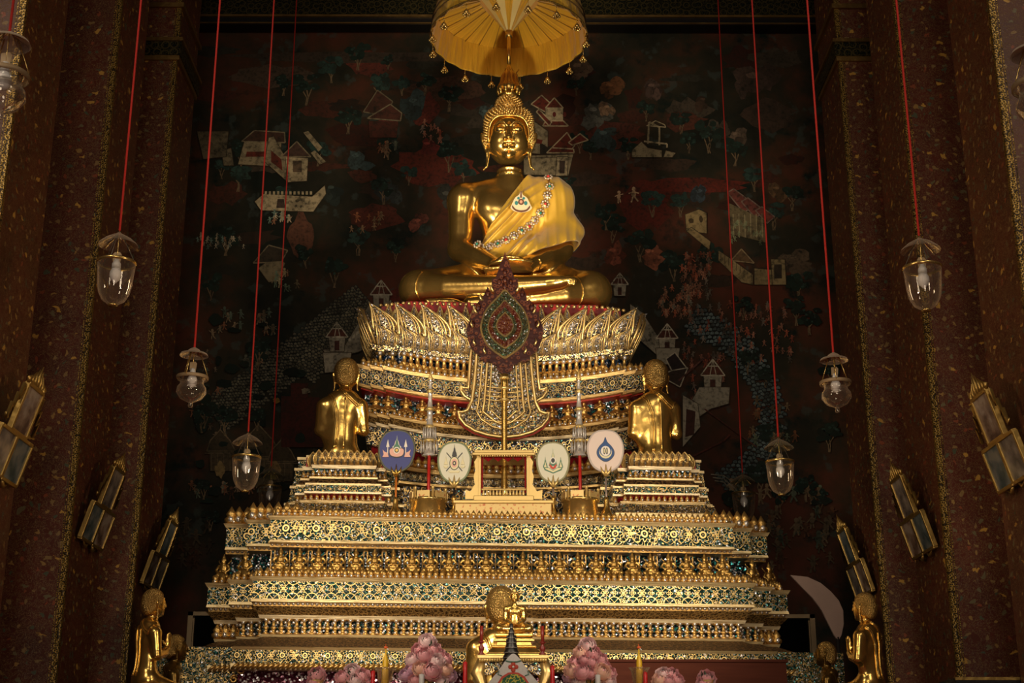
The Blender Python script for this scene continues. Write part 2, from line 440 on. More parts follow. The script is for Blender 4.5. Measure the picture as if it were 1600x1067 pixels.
def xform(f, c, s=1., R=None):
    c = v3(c); Rm = np.eye(3, dtype=np.float32) if R is None else np.array(R.to_matrix(), dtype=np.float32)
    return lambda p: f(((p-c) @ Rm)/s)*s
def grad(f, p, e):
    g = np.empty_like(p)
    for i in range(3):
        d = np.zeros(3, np.float32); d[i] = e
        g[:, i] = f(p+d)-f(p-d)
    return g/(2*e)
def chunked(f, p, n=400000):
    return np.concatenate([f(p[i:i+n]) for i in range(0, len(p), n)]) if len(p) else np.zeros(0, np.float32)
def skin(f, lo, hi, h):
    lo = np.array(lo, np.float32); hi = np.array(hi, np.float32)
    B = 4; nb = np.ceil((hi-lo)/(h*B)).astype(int)+1; n = nb*B
    cx = [lo[i]+(np.arange(nb[i], dtype=np.float32)*B+(B-1)/2)*h for i in range(3)]
    C = np.stack(np.meshgrid(*cx, indexing='ij'), -1).reshape(-1, 3)
    cv = chunked(f, C).reshape(nb)
    V = np.repeat(np.repeat(np.repeat(cv, B, 0), B, 1), B, 2).astype(np.float32)
    act = np.abs(V) < h*B*1.9
    idx = np.argwhere(act)
    V[act] = chunked(f, (lo+idx*h).astype(np.float32))
    S = V < 0
    # active cells
    c = [S[a:n[0]-1+a, b:n[1]-1+b, d:n[2]-1+d] for a in (0, 1) for b in (0, 1) for d in (0, 1)]
    s = np.zeros(c[0].shape, np.int8)
    for q in c: s += q
    cells = np.argwhere((s > 0) & (s < 8))
    acc = np.zeros((len(cells), 3), np.float32); cnt = np.zeros(len(cells), np.float32)
    cor = [(0,0,0),(0,0,1),(0,1,0),(0,1,1),(1,0,0),(1,0,1),(1,1,0),(1,1,1)]
    for i in range(8):
        for j in range(i+1, 8):
            d = np.abs(np.array(cor[i])-np.array(cor[j])).sum()
            if d != 1: continue
            A = cells+cor[i]; Bc = cells+cor[j]
            va = V[A[:, 0], A[:, 1], A[:, 2]]; vb = V[Bc[:, 0], Bc[:, 1], Bc[:, 2]]
            m = (va < 0) != (vb < 0)
            t = np.where(m, va/np.where(m, va-vb, 1), 0)[:, None]
            pt = np.array(cor[i])*(1-t)+np.array(cor[j])*t
            acc += np.where(m[:, None], pt, 0); cnt += m
    X = (lo+(cells+acc/cnt[:, None])*h).astype(np.float32)
    for _ in range(2):
        d = chunked(f, X); g = chunked_grad(f, X, h*.3)
        gn = np.maximum((g*g).sum(1), .05)[:, None]
        X = X-np.clip(d[:, None]*g/gn, -h*.6, h*.6)
    ids = -np.ones(s.shape, np.int64); ids[cells[:, 0], cells[:, 1], cells[:, 2]] = np.arange(len(cells))
    Q = []
    for ax in range(3):
        o = [1, 2, 0][ax]; w_ = [2, 0, 1][ax]
        sl0 = [slice(0, None)]*3; sl1 = [slice(0, None)]*3
        sl0[ax] = slice(0, n[ax]-1); sl1[ax] = slice(1, n[ax])
        ch = S[tuple(sl0)] != S[tuple(sl1)]
        e = np.argwhere(ch); e = e[(e[:, o] > 0) & (e[:, w_] > 0) & (e[:, o] < n[o]-1) & (e[:, w_] < n[w_]-1)]
        e0 = e.copy(); e1 = e.copy(); e1[:, o] -= 1; e2 = e1.copy(); e2[:, w_] -= 1; e3 = e.copy(); e3[:, w_] -= 1
        q = np.stack([ids[k[:, 0], k[:, 1], k[:, 2]] for k in (e0, e1, e2, e3)], 1)
        fl = S[e[:, 0], e[:, 1], e[:, 2]]
        q[~fl] = q[~fl][:, ::-1]
        Q.append(q[(q >= 0).all(1)])
    Q = np.concatenate(Q)
    for _ in range(2):
        acc = np.zeros_like(X); cnt = np.zeros(len(X), np.float32)
        for a, b in ((0, 1), (1, 2), (2, 3), (3, 0)):
            np.add.at(acc, Q[:, a], X[Q[:, b]]); np.add.at(cnt, Q[:, a], 1); np.add.at(acc, Q[:, b], X[Q[:, a]]); np.add.at(cnt, Q[:, b], 1)
        X = (X*.5+.5*acc/np.maximum(cnt, 1)[:, None]).astype(np.float32)
    return X, Q
def chunked_grad(f, p, e, n=300000):
    return np.concatenate([grad(f, p[i:i+n], e) for i in range(0, len(p), n)])
def np_mesh(name, X, Q, mats, keep=None):
    if keep is not None:
        km = keep(X[Q].mean(1)); Q = Q[km]
        used = np.unique(Q); rm = -np.ones(len(X), np.int64); rm[used] = np.arange(len(used)); X = X[used]; Q = rm[Q]
    me = bpy.data.meshes.new(name); me.vertices.add(len(X)); me.vertices.foreach_set('co', X.astype(np.float32).ravel())
    me.loops.add(len(Q)*4); me.loops.foreach_set('vertex_index', Q.ravel().astype(np.int32))
    me.polygons.add(len(Q)); me.polygons.foreach_set('loop_start', np.arange(0, len(Q)*4, 4, dtype=np.int32))
    me.polygons.foreach_set('use_smooth', np.ones(len(Q), bool))
    me.update(calc_edges=True); me.validate()
    for m in (mats if isinstance(mats, (list, tuple)) else [mats]): me.materials.append(m)
    return me
def hit(f, o, d, tmax):
    "first surface point of the body along a ray, or None"
    o = np.array(o, np.float32); d = np.array(d, np.float32); d = d/np.linalg.norm(d); t = 0.
    for _ in range(160):
        v = float(f((o+d*t)[None])[0])
        if v < 5e-4: return Vector((o+d*t).tolist())
        t += max(v*.7, 4e-4)
        if t > tmax: return None
    return None
# ------------------------------------------------------------------ room
def mk_pillar():
    n = NB('painted_pillar'); uv = n.uv
    w1 = warp(n, warp(n, uv, 4, .16), 22, .07)
    d = n.voro(w1, 7.5, 1., dims='2D'); cc = n.voro(w1, 7.5, 1., out='Color', dims='2D'); r, g, b = n.xyz(cc)
    q = n.noise(w1, 13, 3, .65); leaf = n.mx(n.band(q, .46, .02, .015), n.band(q, .56, .02, .015))
    fl = n.sm(n.m('ADD', d, n.m('MULTIPLY', q, .35)), .37, .05)
    flc = n.ramp(g, [(0, (.24, .145, .055)), (.3, (.15, .12, .06)), (.5, (.30, .17, .05)), (.65, (.08, .085, .05)), (.85, (.24, .06, .025))], 'CONSTANT')
    base = n.mix(n.noise(uv, 1.6, 5, .65), (.026, .012, .008), (.16, .032, .015))
    c = n.mix(n.m('MULTIPLY', leaf, .8), base, (.20, .12, .045))
    c = n.mix(n.m('MULTIPLY', fl, n.m('GREATER_THAN', r, .2)), c, flc)
    bird = n.voro(n.comb(n.m('MULTIPLY', n.xyz(w1)[0], .6), n.xyz(w1)[1]), 2.6, 1., dims='2D')
    c = n.mix(n.sm(n.m('ADD', bird, n.m('MULTIPLY', q, .2)), .165, .02), c, (.50, .27, .05))
    return n.set(col=c, rough=.42, spec=.4, normal=n.bump(leaf, .25, .01))
PILLAR = mk_pillar()
n = NB('gilt_edge'); d = n.voro(n.uv, 26, .9, dims='2D')
EDGE = n.set(col=n.mix(n.band(d, .38, .16), (.05, .03, .01), (.42, .25, .05)), metal=.5, rough=.4, normal=n.bump(d, .6, .01))
DARKGILT = mk_carved('ceiling_gilt_pattern', 7, (.11, .085, .03), (.012, .016, .010))
H_ = 5.31
def face_uv(mb, p0, p1, z0, z1, mi, u0=0., nseg=1):
    (x0, y0), (x1, y1) = p0, p1; l = math.hypot(x1-x0, y1-y0)
    mb.add([(x0, y0, z0), (x1, y1, z0), (x1, y1, z1), (x0, y0, z1)], [(0, 1, 2, 3)], mi, False,
           [[(u0, z0), (u0+l, z0), (u0+l, z1), (u0, z1)]])
TOPZ = 19.0
plabel = {('l', 0): 'dark red and gold painted square pillar at the far left, nearest the front',
          ('l', 1): 'dark red painted square pillar second from the front in the left row',
          ('l', 2): 'dark painted square pillar beside the mural, last of the left row',
          ('r', 0): 'dark red and gold painted square pillar at the far right, nearest the front',
          ('r', 1): 'dark red painted square pillar second from the front in the right row',
          ('r', 2): 'dark painted square pillar beside the mural, last of the right row'}
for sd, sx in (('l', -1), ('r', 1)):
    for i, Y in enumerate((13.61, 16.98, 20.09)):
        e = empty('painted_pillar', (sx*(H_+.65), Y+.65, 0)); tag(e, plabel[(sd, i)], 'pillar', 'painted pillars along the nave')
        m = MB(); h = .65; u = i*3.7+(2 if sx > 0 else 0)
        for a, b in (((-h, -h), (h, -h)), ((h, -h), (h, h)), ((h, h), (-h, h)), ((-h, h), (-h, -h))): face_uv(m, a, b, 0, TOPZ, 0, u); u += 1.3
        m.build('shaft', PILLAR, e, recalc=False)
        for ex in (-1, 1):
            t = MB(); face_uv(t, (ex*(h-.030)-.034, -h-.006), (ex*(h-.030)+.034, -h-.006), 0, TOPZ, 0, 0); face_uv(t, (ex*(h+.006), -h-.006), (ex*(h+.006), -h+.05), 0, TOPZ, 0, 0)
            face_uv(t, (ex*(h-.085)-.006, -h-.004), (ex*(h-.085)+.006, -h-.004), 0, TOPZ, 0, .5)
            t.build('gilt_edge_strip', EDGE, e, recalc=False)
        if i == 2:
            zc = P(800, 82, Y).z
            for z0, z1, o, mt in ((zc-.16, zc-.08, .04, LEDGE), (zc-.08, zc+.16, .06, DARKGILT), (zc+.16, zc+.22, .09, LEDGE), (zc+.8, zc+.88, .05, LEDGE)):
                c = MB(); hh = h+o
                for a, b in (((-hh, -hh), (hh, -hh)), ((hh, -hh), (hh, hh)), ((hh, hh), (-hh, hh)), ((-hh, hh), (-hh, -hh))): face_uv(c, a, b, z0, z1, 0)
                c.add([(-hh, -hh, z0), (hh, -hh, z0), (hh, hh, z0), (-hh, hh, z0)], [(0, 1, 2, 3)]); c.add([(-hh, -hh, z1), (hh, -hh, z1), (hh, hh, z1), (-hh, hh, z1)], [(0, 1, 2, 3)])
                c.build('capital_moulding', GILT_OLD if mt is LEDGE else DARKGILT, e)
WALLP = NB('dark_red_wall'); WALLP = WALLP.set(col=WALLP.mix(WALLP.noise(WALLP.ob, .8, 4), (.05, .02, .014), (.10, .03, .02)), rough=.7)
CEIL = simple('dark_red_ceiling', (.08, .02, .012), .7)
CARPET = NB('red_carpet'); CARPET = CARPET.set(col=CARPET.mix(CARPET.noise(CARPET.ob, 3, 4), (.20, .02, .015), (.30, .04, .02)), rough=.95)
YW = 25.0
def slab(name, lo, hi, mat):
    m = MB(); m.box([(a+b)/2 for a, b in zip(lo, hi)], [b-a for a, b in zip(lo, hi)]); return tag(m.build(name, mat), kind='structure')
slab('floor', (-9.2, -8.3, -.3), (9.2, YW+.4, 0), CARPET)
slab('ceiling', (-9.2, -8.3, TOPZ), (9.2, YW+.4, TOPZ+.3), CEIL)
slab('wall_left', (-9.4, -8.3, 0), (-9.0, YW+.4, TOPZ), WALLP)
slab('wall_right', (9.0, -8.3, 0), (9.4, YW+.4, TOPZ), WALLP)
slab('wall_front', (-9.2, -8.6, 0), (9.2, -8.2, TOPZ), WALLP)
# trim at the top of the mural wall
zt = P(800, 26, YW-.35).z
m = MB(); face_uv(m, (-8.9, YW-.34), (8.9, YW-.34), zt+.02, zt+.75, 0); m.add([(-8.9, YW-.34, zt+.02), (8.9, YW-.34, zt+.02), (8.9, YW, zt+.02), (-8.9, YW, zt+.02)], [(0, 1, 2, 3)])
m.add([(-8.9, YW-.34, zt+.75), (8.9, YW-.34, zt+.75), (8.9, YW, zt+.75), (-8.9, YW, zt+.75)], [(0, 1, 2, 3)])
tag(m.build('trim_1', DARKGILT), kind='structure')
m = MB(); m.box((0, YW-.36, zt), (17.6, .06, .045)); m.box((0, YW-.36, zt-.16), (17.6, .05, .02)); tag(m.build('trim_2', GILT_OLD), kind='structure')
tag(MB().box((0, YW-.2, zt-.10), (17.6, .3, .16)).build('trim_3', BLACK), kind='structure')

# ------------------------------------------------------------------ mural: flat painting on the end wall
def mk_mural():
    n = NB('mural_ground'); o = n.ob
    a = n.noise(o, .55, 5, .62); b = n.noise(o, 1.7, 5, .6); c = n.noise(o, .22, 2)
    col = n.ramp(a, [(.30, (.008, .010, .007)), (.46, (.024, .021, .013)), (.55, (.055, .024, .013)), (.64, (.085, .026, .015)), (.74, (.050, .030, .018))])
    col = n.mix(n.sm(b, .44, .12), col, (.008, .013, .010))
    col = n.mix(n.m('MULTIPLY', n.sm(n.noise(o, 3.1, 3), .40, .06), .5), col, (.045, .060, .055))
    return n.set(col=n.mix(1.0, col, (1.35, 1.3, 1.2), 'MULTIPLY'), rough=.75, spec=.2)
MURAL = mk_mural()
n = NB('mural_paint'); at = n.new('ShaderNodeVertexColor'); at.layer_name = 'paint'
wn = n.noise(n.ob, 2.6, 5, .7); wf = n.noise(n.ob, 16, 3)
PAINT = n.set(col=n.mix(n.m('MULTIPLY', n.m('ADD', n.sm(wn, .56, .20), n.m('MULTIPLY', n.sm(wf, .50, .12), .7)), .55, clamp=True), n.mix(1.0, at.outputs[0], (1.35, 1.3, 1.2), 'MULTIPLY'), (.020, .018, .012)), rough=.75, spec=.2)
class Mural:
    def __init__(s): s.v = []; s.f = []; s.c = []; s.k = 0
    def poly(s, pts, c):
        s.k += 1; y = YW-.004-.000007*s.k; b = len(s.v)
        for x, z in pts:
            q = P(x, z, YW); s.v.append((q.x, y, q.z))
        s.f.append(tuple(range(b, b+len(pts)))); s.c.append(c)
    def line(s, a, b, w, c):
        dx, dy = b[0]-a[0], b[1]-a[1]; l = math.hypot(dx, dy) or 1; nx, ny = -dy/l*w/2, dx/l*w/2
        s.poly([(a[0]+nx, a[1]+ny), (b[0]+nx, b[1]+ny), (b[0]-nx, b[1]-ny), (a[0]-nx, a[1]-ny)], c)
    def path(s, pts, w, c, closed=False):
        for a, b in zip(pts, pts[1:]+(pts[:1] if closed else [])): s.line(a, b, w, c)
    def blob(s, cx, cy, rx, ry, c, n=14, j=.25):
        s.poly([(cx+rx*(1+random.uniform(-j, j))*math.cos(2*PI*k/n), cy+ry*(1+random.uniform(-j, j))*math.sin(2*PI*k/n)) for k in range(n)], c)
mu = Mural(); U = random.uniform
CRM = (.42, .34, .21); CRM2 = (.30, .245, .15); RDR = (.13, .025, .015); LEAF = (.012, .024, .018); LEAF2 = (.022, .045, .038); BRK = (.20, .14, .08); TEAL = (.05, .075, .075); FLESH = (.40, .26, .16)
def shade(c, k): return tuple(q*k for q in c)
def tree(x, y, s, c=LEAF, tr=BRK):
    for k in range(3): mu.path([(x+U(-2, 2)*s, y), (x+U(-3, 3)*s, y-9*s), (x+(k-1)*6*s, y-20*s)], 1.3*s, shade(tr, .8))
    for k in range(11): mu.blob(x+U(-13, 13)*s, y-U(17, 36)*s, U(4, 8)*s, U(3, 6)*s, shade(c, U(.6, 1.5)), 9)
    for k in range(8): mu.blob(x+U(-12, 12)*s, y-U(18, 36)*s, U(1, 2.5)*s, U(1, 2)*s, shade(LEAF2, U(.8, 1.5)), 7)
def man(x, y, s=1., c=None):
    c = c or shade(FLESH, U(.35, .95)); b = U(-3, 3)
    mu.blob(x, y-11*s, 2*s, 2.2*s, c, 7, .1); mu.blob(x+b*.2, y-6*s, 2.4*s, 3.6*s, shade(c, .85), 7)
    mu.path([(x-1*s, y-8*s), (x-5*s, y-U(3, 11)*s)], 1.1*s, c); mu.path([(x+1*s, y-8*s), (x+5*s, y-U(3, 12)*s)], 1.1*s, c)
    mu.path([(x-1*s, y-3*s), (x-U(1, 4)*s, y+2*s)], 1.5*s, c); mu.path([(x+1*s, y-3*s), (x+U(1, 5)*s, y+1*s)], 1.5*s, c)
def rock(x, y, s, c):
    for k in range(6): mu.blob(x+U(-9, 9)*s, y+U(-7, 7)*s, U(4, 9)*s, U(4, 9)*s, shade(c, U(.45, 1.2)), 11)
    mu.blob(x-2*s, y-5*s, 4*s, 2*s, shade(c, 1.7), 9)
# soft large ground patches
for _ in range(60):
    mu.blob(U(320, 1240), U(70, 470), U(14, 46), U(6, 18), shade(random.choice([(.065, .022, .014), (.05, .03, .02), (.03, .028, .02), (.075, .026, .016), (.055, .042, .03)]), U(.5, 1.15)), 16, .35)
for x, y, a, b, c in ((430, 120, 60, 18, (.075, .05, .035)), (580, 100, 34, 22, (.12, .03, .02)), (700, 140, 60, 18, (.07, .035, .022)), (680, 260, 60, 30, (.12, .026, .016)), (660, 170, 26, 26, (.13, .03, .02)), (470, 370, 20, 34, (.12, .05, .03)), (960, 210, 46, 20, (.10, .03, .02)), (1010, 320, 40, 40, (.11, .022, .014)), (1085, 290, 80, 12, (.12, .022, .014)), (640, 470, 46, 20, (.10, .02, .014)), (590, 340, 40, 20, (.10, .028, .018)), (1200, 180, 40, 24, (.05, .032, .022)), (560, 90, 190, 8, (.05, .035, .025))):
    mu.blob(x, y, a, b, c, 18, .25)
for x, y, s, c in ((648, 165, 1.6, TEAL), (760, 180, 1.2, TEAL), (930, 180, 1.8, (.10, .10, .085)), (945, 215, 1.5, TEAL), (905, 110, 1.6, (.11, .07, .045)), (955, 140, 1.4, (.16, .07, .03)), (950, 172, 1.0, (.24, .15, .09)), (1020, 140, 1.4, (.08, .05, .04)), (610, 190, 1.3, (.17, .05, .035)), (670, 230, 1.2, (.16, .03, .025)), (610, 305, 1.5, (.05, .06, .06)), (655, 350, 1.2, (.20, .06, .04)), (1018, 400, 1.6, (.26, .09, .05)), (960, 398, 1.4, (.20, .06, .035)), (1095, 305, 1.3, (.05, .07, .09)), (1180, 130, 2.4, (.07, .045, .035)), (1215, 300, 1.2, (.14, .08, .04)), (1120, 200, 1.4, (.07, .055, .04)), (1150, 215, 1.2, (.10, .07, .05)), (560, 250, 1.6, TEAL), (520, 300, 1.5, (.03, .04, .035)), (700, 310, 1.6, (.06, .06, .05)), (890, 350, 1.4, (.07, .05, .04)), (1100, 160, 1, (.05, .03, .02)), (1240, 410, 1.8, (.10, .07, .045))): rock(x, y, s, c)
for x, y, s in ((478, 165, 1.25), (520, 130, 1), (560, 110, 1), (440, 150, 1), (605, 110, .7), (590, 160, 1.1), (630, 150, .8), (662, 150, .9), (700, 175, 1.1), (380, 260, 1.2), (345, 280, 1), (372, 300, 1.4), (500, 260, 1), (545, 210, 1.1), (610, 250, 1), (640, 290, .8), (600, 320, 1.1), (700, 270, 1.2), (720, 290, 1), (905, 240, .9), (925, 250, .9), (955, 380, 1.1), (1018, 340, 1.1), (945, 360, 1.2), (998, 410, 1.2), (1060, 340, 1), (1055, 440, 1.2), (1110, 430, 1.4), (1060, 210, 1), (1110, 240, 1.3), (1150, 260, 1.1), (1210, 360, 1.2), (1180, 300, 1), (1080, 240, .8), (980, 250, .9), (880, 310, .9), (560, 400, 1.2), (620, 410, 1), (350, 400, 1.3), (330, 470, 1.2), (440, 330, 1), (520, 450, 1.3), (1250, 470, 1.3), (1240, 330, 1), (900, 150, .8), (1010, 190, .8), (480, 420, 1)): tree(x+U(-4, 4), y, s*U(.85, 1.1), LEAF if U(0, 1) < .7 else LEAF2)
# rivers of scale-shaped waves
def river(cx, cy, wd, c, s=6.):
    for (x0, y0), (x1, y1) in zip(zip(cx, cy), zip(cx[1:], cy[1:])):
        L_ = math.hypot(x1-x0, y1-y0); nx, ny = -(y1-y0)/L_, (x1-x0)/L_
        for i in range(int(L_/s/.7)):
            for j in range(int(wd/s/.9)):
                t = (i+U(-.1, .1))/(L_/s/.7); o = (j+.5*(i % 2))/(wd/s/.9)-.5
                x = x0+(x1-x0)*t+nx*o*wd+U(-1, 1); y = y0+(y1-y0)*t+ny*o*wd+U(-1, 1); k = U(.5, 1.25)
                mu.poly([(x-s*.6, y+s*.3), (x-s*.5, y-s*.25), (x, y-s*.5), (x+s*.5, y-s*.25), (x+s*.6, y+s*.3)], (.010, .014, .016))
                mu.poly([(x-s*.42, y+s*.25), (x-s*.36, y-s*.15), (x, y-s*.36), (x+s*.36, y-s*.15), (x+s*.42, y+s*.25)], shade(c, k))
river([570, 480, 400, 330], [466, 540, 600, 650], 64, (.13, .12, .085)); river([570, 505, 470], [486, 540, 590], 44, (.15, .135, .09), 6.5)
river([1080, 1150, 1190, 1205, 1180, 1120], [500, 540, 600, 660, 720, 760], 46, (.105, .14, .145), 8)
# pale walled buildings
def wallp(pts, c=CRM2, edge=(.05, .035, .02)):
    mu.poly(pts, c); mu.path(pts, 1.0, edge, True)
def roof(pts, rim=CRM, c=RDR): mu.poly(pts, c); mu.path(pts, 1.8, rim, True)
# left compound
wallp([(382, 222), (440, 224), (440, 262), (372, 258)], shade(CRM2, .9)); mu.poly([(386, 238), (430, 238), (432, 246), (384, 246)], RDR); roof([(378, 222), (398, 205), (445, 208), (446, 224)], shade(CRM, .5), (.06, .03, .02))
wallp([(420, 216), (428, 214), (448, 250), (448, 284), (414, 254)], shade(CRM2, .9)); mu.poly([(424, 236), (440, 250), (442, 268), (424, 254)], RDR); wallp([(446, 246), (482, 248), (480, 284), (450, 286)], CRM); mu.poly([(458, 252), (472, 252), (472, 270), (458, 270)], (.12, .08, .05)); roof([(440, 246), (464, 222), (486, 246)], shade(CRM, .5), (.07, .04, .03))
mu.poly([(474, 208), (482, 206), (504, 232), (498, 238)], CRM2); mu.poly([(486, 240), (492, 236), (510, 254), (500, 258)], CRM2)
wallp([(398, 316), (412, 304), (488, 308), (508, 290), (510, 304), (490, 332), (408, 330)], CRM); 
for k in range(12): mu.poly([(414+k*6.4, 305), (417.5+k*6.4, 305), (417.5+k*6.4, 300), (414+k*6.4, 300)], CRM)
mu.poly([(434, 312), (444, 312), (446, 326), (432, 326)], (.06, .04, .03)); wallp([(346, 236), (362, 232), (366, 260), (350, 260)], shade(CRM2, .6), (.04, .03, .02)); wallp([(308, 206), (358, 206), (354, 246), (318, 250)], shade(CRM2, .45), (.03, .02, .01))
wallp([(404, 420), (430, 400), (446, 412), (436, 440), (420, 442)], shade(CRM2, .6)); roof([(396, 412), (420, 384), (450, 392), (440, 410)], shade(CRM, .45), (.04, .03, .02))
# temple upper centre-left, dark
roof([(568, 176), (590, 142), (614, 160), (602, 182)], shade(CRM, .35), (.07, .03, .02)); roof([(574, 186), (610, 164), (628, 178), (626, 190)], shade(CRM, .5), (.08, .03, .02)); mu.poly([(576, 190), (622, 192), (620, 216), (578, 216)], (.075, .024, .016))
# right of the head
def pav(x, y, s=1., c=CRM):
    roof([(x-16*s, y), (x, y-14*s), (x+20*s, y+4*s), (x+6*s, y+12*s)], c); wallp([(x+6*s, y+6*s), (x+34*s, y+6*s), (x+34*s, y+26*s), (x+6*s, y+26*s)], shade(c, .85)); roof([(x+6*s, y+6*s), (x+20*s, y-10*s), (x+34*s, y+6*s)], c)
    roof([(x+2*s, y+34*s), (x+6*s, y+26*s), (x+34*s, y+26*s), (x+42*s, y+34*s)], c)
pav(846, 164); wallp([(834, 190), (856, 206), (856, 232), (838, 220)], shade(CRM, .55)); roof([(838, 176), (842, 172), (862, 192), (858, 198)], CRM)
mu.blob(866, 180, 3, 4, (.10, .02, .015), 10, .05); mu.blob(882, 180, 3, 4, (.10, .02, .015), 10, .05)
roof([(862, 232), (886, 208), (898, 228), (892, 236)], CRM); roof([(888, 224), (906, 210), (919, 220), (894, 228)], CRM, (.15, .03, .02)); roof([(854, 240), (862, 232), (896, 234), (897, 240)], CRM)
wallp([(818, 244), (896, 242), (888, 276), (818, 274)], CRM2); mu.path([(818, 248), (895, 247)], 1, (.10, .07, .04)); wallp([(870, 246), (888, 246), (886, 276), (868, 276)], CRM); mu.poly([(874, 252), (883, 252), (882, 272), (874, 272)], (.06, .04, .03)); wallp([(826, 222), (844, 224), (844, 242), (824, 240)], CRM2); mu.poly([(828, 216), (848, 220), (846, 226), (824, 224)], RDR)
# pavilion frame to the right
wallp([(987, 236), (1002, 222), (1012, 232), (1034, 236), (1034, 247), (987, 247)], shade(CRM2, .9)); wallp([(1040, 236), (1056, 240), (1050, 247), (1036, 247)], CRM2)
mu.path([(1012, 226), (1014, 192), (1030, 200), (1030, 228)], 3, CRM2); mu.path([(1010, 198), (1024, 190), (1038, 196), (1040, 200), (1016, 198)], 1.6, CRM); mu.path([(1006, 222), (1042, 226), (1042, 232)], 2.6, CRM)
# dancing pair
man(967, 316, 1.3, (.50, .33, .20)); man(990, 314, 1.6, (.55, .37, .22))
# palace with stepped roofs and zigzag wall
for k in range(3): roof([(1136+k*22, 302+k*14), (1146+k*22, 296+k*14), (1178+k*16, 320+k*10), (1162+k*18, 334+k*8)], (.22, .15, .12), (.17, .05, .04))
mu.poly([(1138, 318), (1196, 345), (1196, 380), (1140, 366)], (.14, .11, .06)); 
for k in range(6): mu.line((1145+k*9, 335), (1146+k*9, 372), 1.4, (.30, .25, .14))
for k in range(16): man(U(1142, 1195), U(352, 384), .6, shade((.25, .28, .16), U(.5, 1)))
wallp([(1070, 336), (1092, 328), (1104, 334), (1104, 366), (1072, 362)], (.26, .19, .09)); mu.blob(1080, 346, 4, 4, (.06, .04, .02), 8); mu.blob(1095, 344, 3, 6, (.06, .04, .02), 8)
wallp([(1072, 362), (1080, 356), (1110, 378), (1108, 392)], (.26, .19, .09)); wallp([(1122, 392), (1140, 404), (1176, 430), (1176, 446), (1158, 442), (1122, 408)], (.24, .18, .09)); roof([(1142, 408), (1158, 390), (1178, 412)], (.22, .16, .09), (.10, .06, .03))
wallp([(1178, 420), (1226, 424), (1226, 446), (1178, 446)], (.24, .18, .09)); wallp([(1204, 406), (1226, 406), (1228, 446), (1206, 446)], (.26, .20, .10)); mu.poly([(1209, 414), (1221, 414), (1221, 436), (1209, 436)], (.04, .03, .02))
for k in range(9): mu.line((1126+k*6, 396+k*4), (1126+k*6, 408+k*4), 1, (.10, .07, .04))
# small scenes of people
for n_, x0, x1, y0, y1, s, c in ((26, 305, 385, 365, 392, .55, (.40, .34, .24)), (12, 420, 455, 340, 352, .8, (.45, .38, .26)), (9, 540, 600, 340, 365, .9, (.36, .22, .12)), (6, 590, 620, 232, 250, 1, (.42, .26, .15)), (10, 655, 690, 195, 225, .8, (.34, .14, .09)), (10, 420, 470, 430, 460, .9, (.30, .24, .14)), (60, 1065, 1110, 400, 470, .8, (.36, .16, .10)), (40, 1030, 1080, 455, 500, .8, (.36, .18, .11)), (90, 1065, 1240, 480, 570, .75, (.34, .15, .10)), (40, 1075, 1130, 560, 640, .75, (.30, .12, .08)), (18, 1170, 1250, 620, 700, 1.1, (.22, .15, .08)), (16, 1140, 1290, 765, 800, 1.5, (.28, .19, .11)), (30, 1200, 1300, 800, 900, 1.6, (.14, .10, .06)), (20, 330, 430, 495, 530, 1, (.22, .16, .10)), (26, 300, 350, 600, 700, .9, (.20, .14, .09)), (22, 300, 440, 760, 780, 1.1, (.26, .18, .11)), (12, 380, 420, 550, 575, 1, (.32, .18, .11)), (14, 300, 340, 540, 620, .7, (.20, .15, .1)), (12, 280, 340, 820, 900, 1.5, (.07, .05, .03))):
    for _ in range(n_): man(U(x0, x1), U(y0, y1), s*U(.8, 1.25), shade(random.choice([c, c, (c[0]*.5, c[1]*.9, c[2]*1.1), (c[0], c[1]*.6, c[2]*.5)]), U(.5, 1.15)))
# city wall on the right of the throne and left of it
GREY = (.30, .27, .21)
def kiosk(x, y, s=1., c=GREY):
    wallp([(x-14*s, y), (x+14*s, y), (x+12*s, y+24*s), (x-12*s, y+24*s)], c); roof([(x-18*s, y), (x-8*s, y-14*s), (x+8*s, y-14*s), (x+18*s, y)], shade(c, 1.5), (.09, .03, .02)); mu.path([(x-8*s, y-14*s), (x, y-24*s), (x+8*s, y-14*s)], 1.8*s, shade(c, 1.4)); mu.path([(x, y-24*s), (x-4*s, y-1), (x+5*s, y-1), (x, y-24*s)], 1.2*s, shade(c, 1.3)); mu.poly([(x-4*s, y+6*s), (x+4*s, y+6*s), (x+4*s, y+22*s), (x-4*s, y+22*s)], (.07, .025, .02))
wallp([(575, 480), (612, 470), (612, 520), (560, 552), (512, 560), (505, 548), (540, 540)], shade(GREY, .8)); kiosk(596, 462, .95, shade(GREY, .9)); kiosk(527, 528, .95, GREY); wallp([(505, 552), (550, 552), (546, 580), (508, 584)], GREY)
for k in range(9): mu.poly([(545+k*6, 536-k*5), (549+k*6, 533-k*5), (549+k*6, 528-k*5), (545+k*6, 531-k*5)], shade(GREY, 1.3))
kiosk(968, 446, .75, shade(GREY, 1.1)); wallp([(984, 476), (1004, 490), (1036, 540), (1030, 560), (985, 520)], GREY); kiosk(1042, 530, .95, shade(GREY, 1.2)); wallp([(1024, 545), (1062, 545), (1058, 572), (1026, 570)], GREY)
roof([(1040, 562), (1054, 552), (1072, 576), (1050, 582)], shade(GREY, 1.5), (.03, .02, .02)); roof([(1030, 588), (1050, 580), (1074, 576), (1062, 606)], shade(GREY, 1.4), (.04, .025, .02)); kiosk(1113, 588, 1.05, GREY)
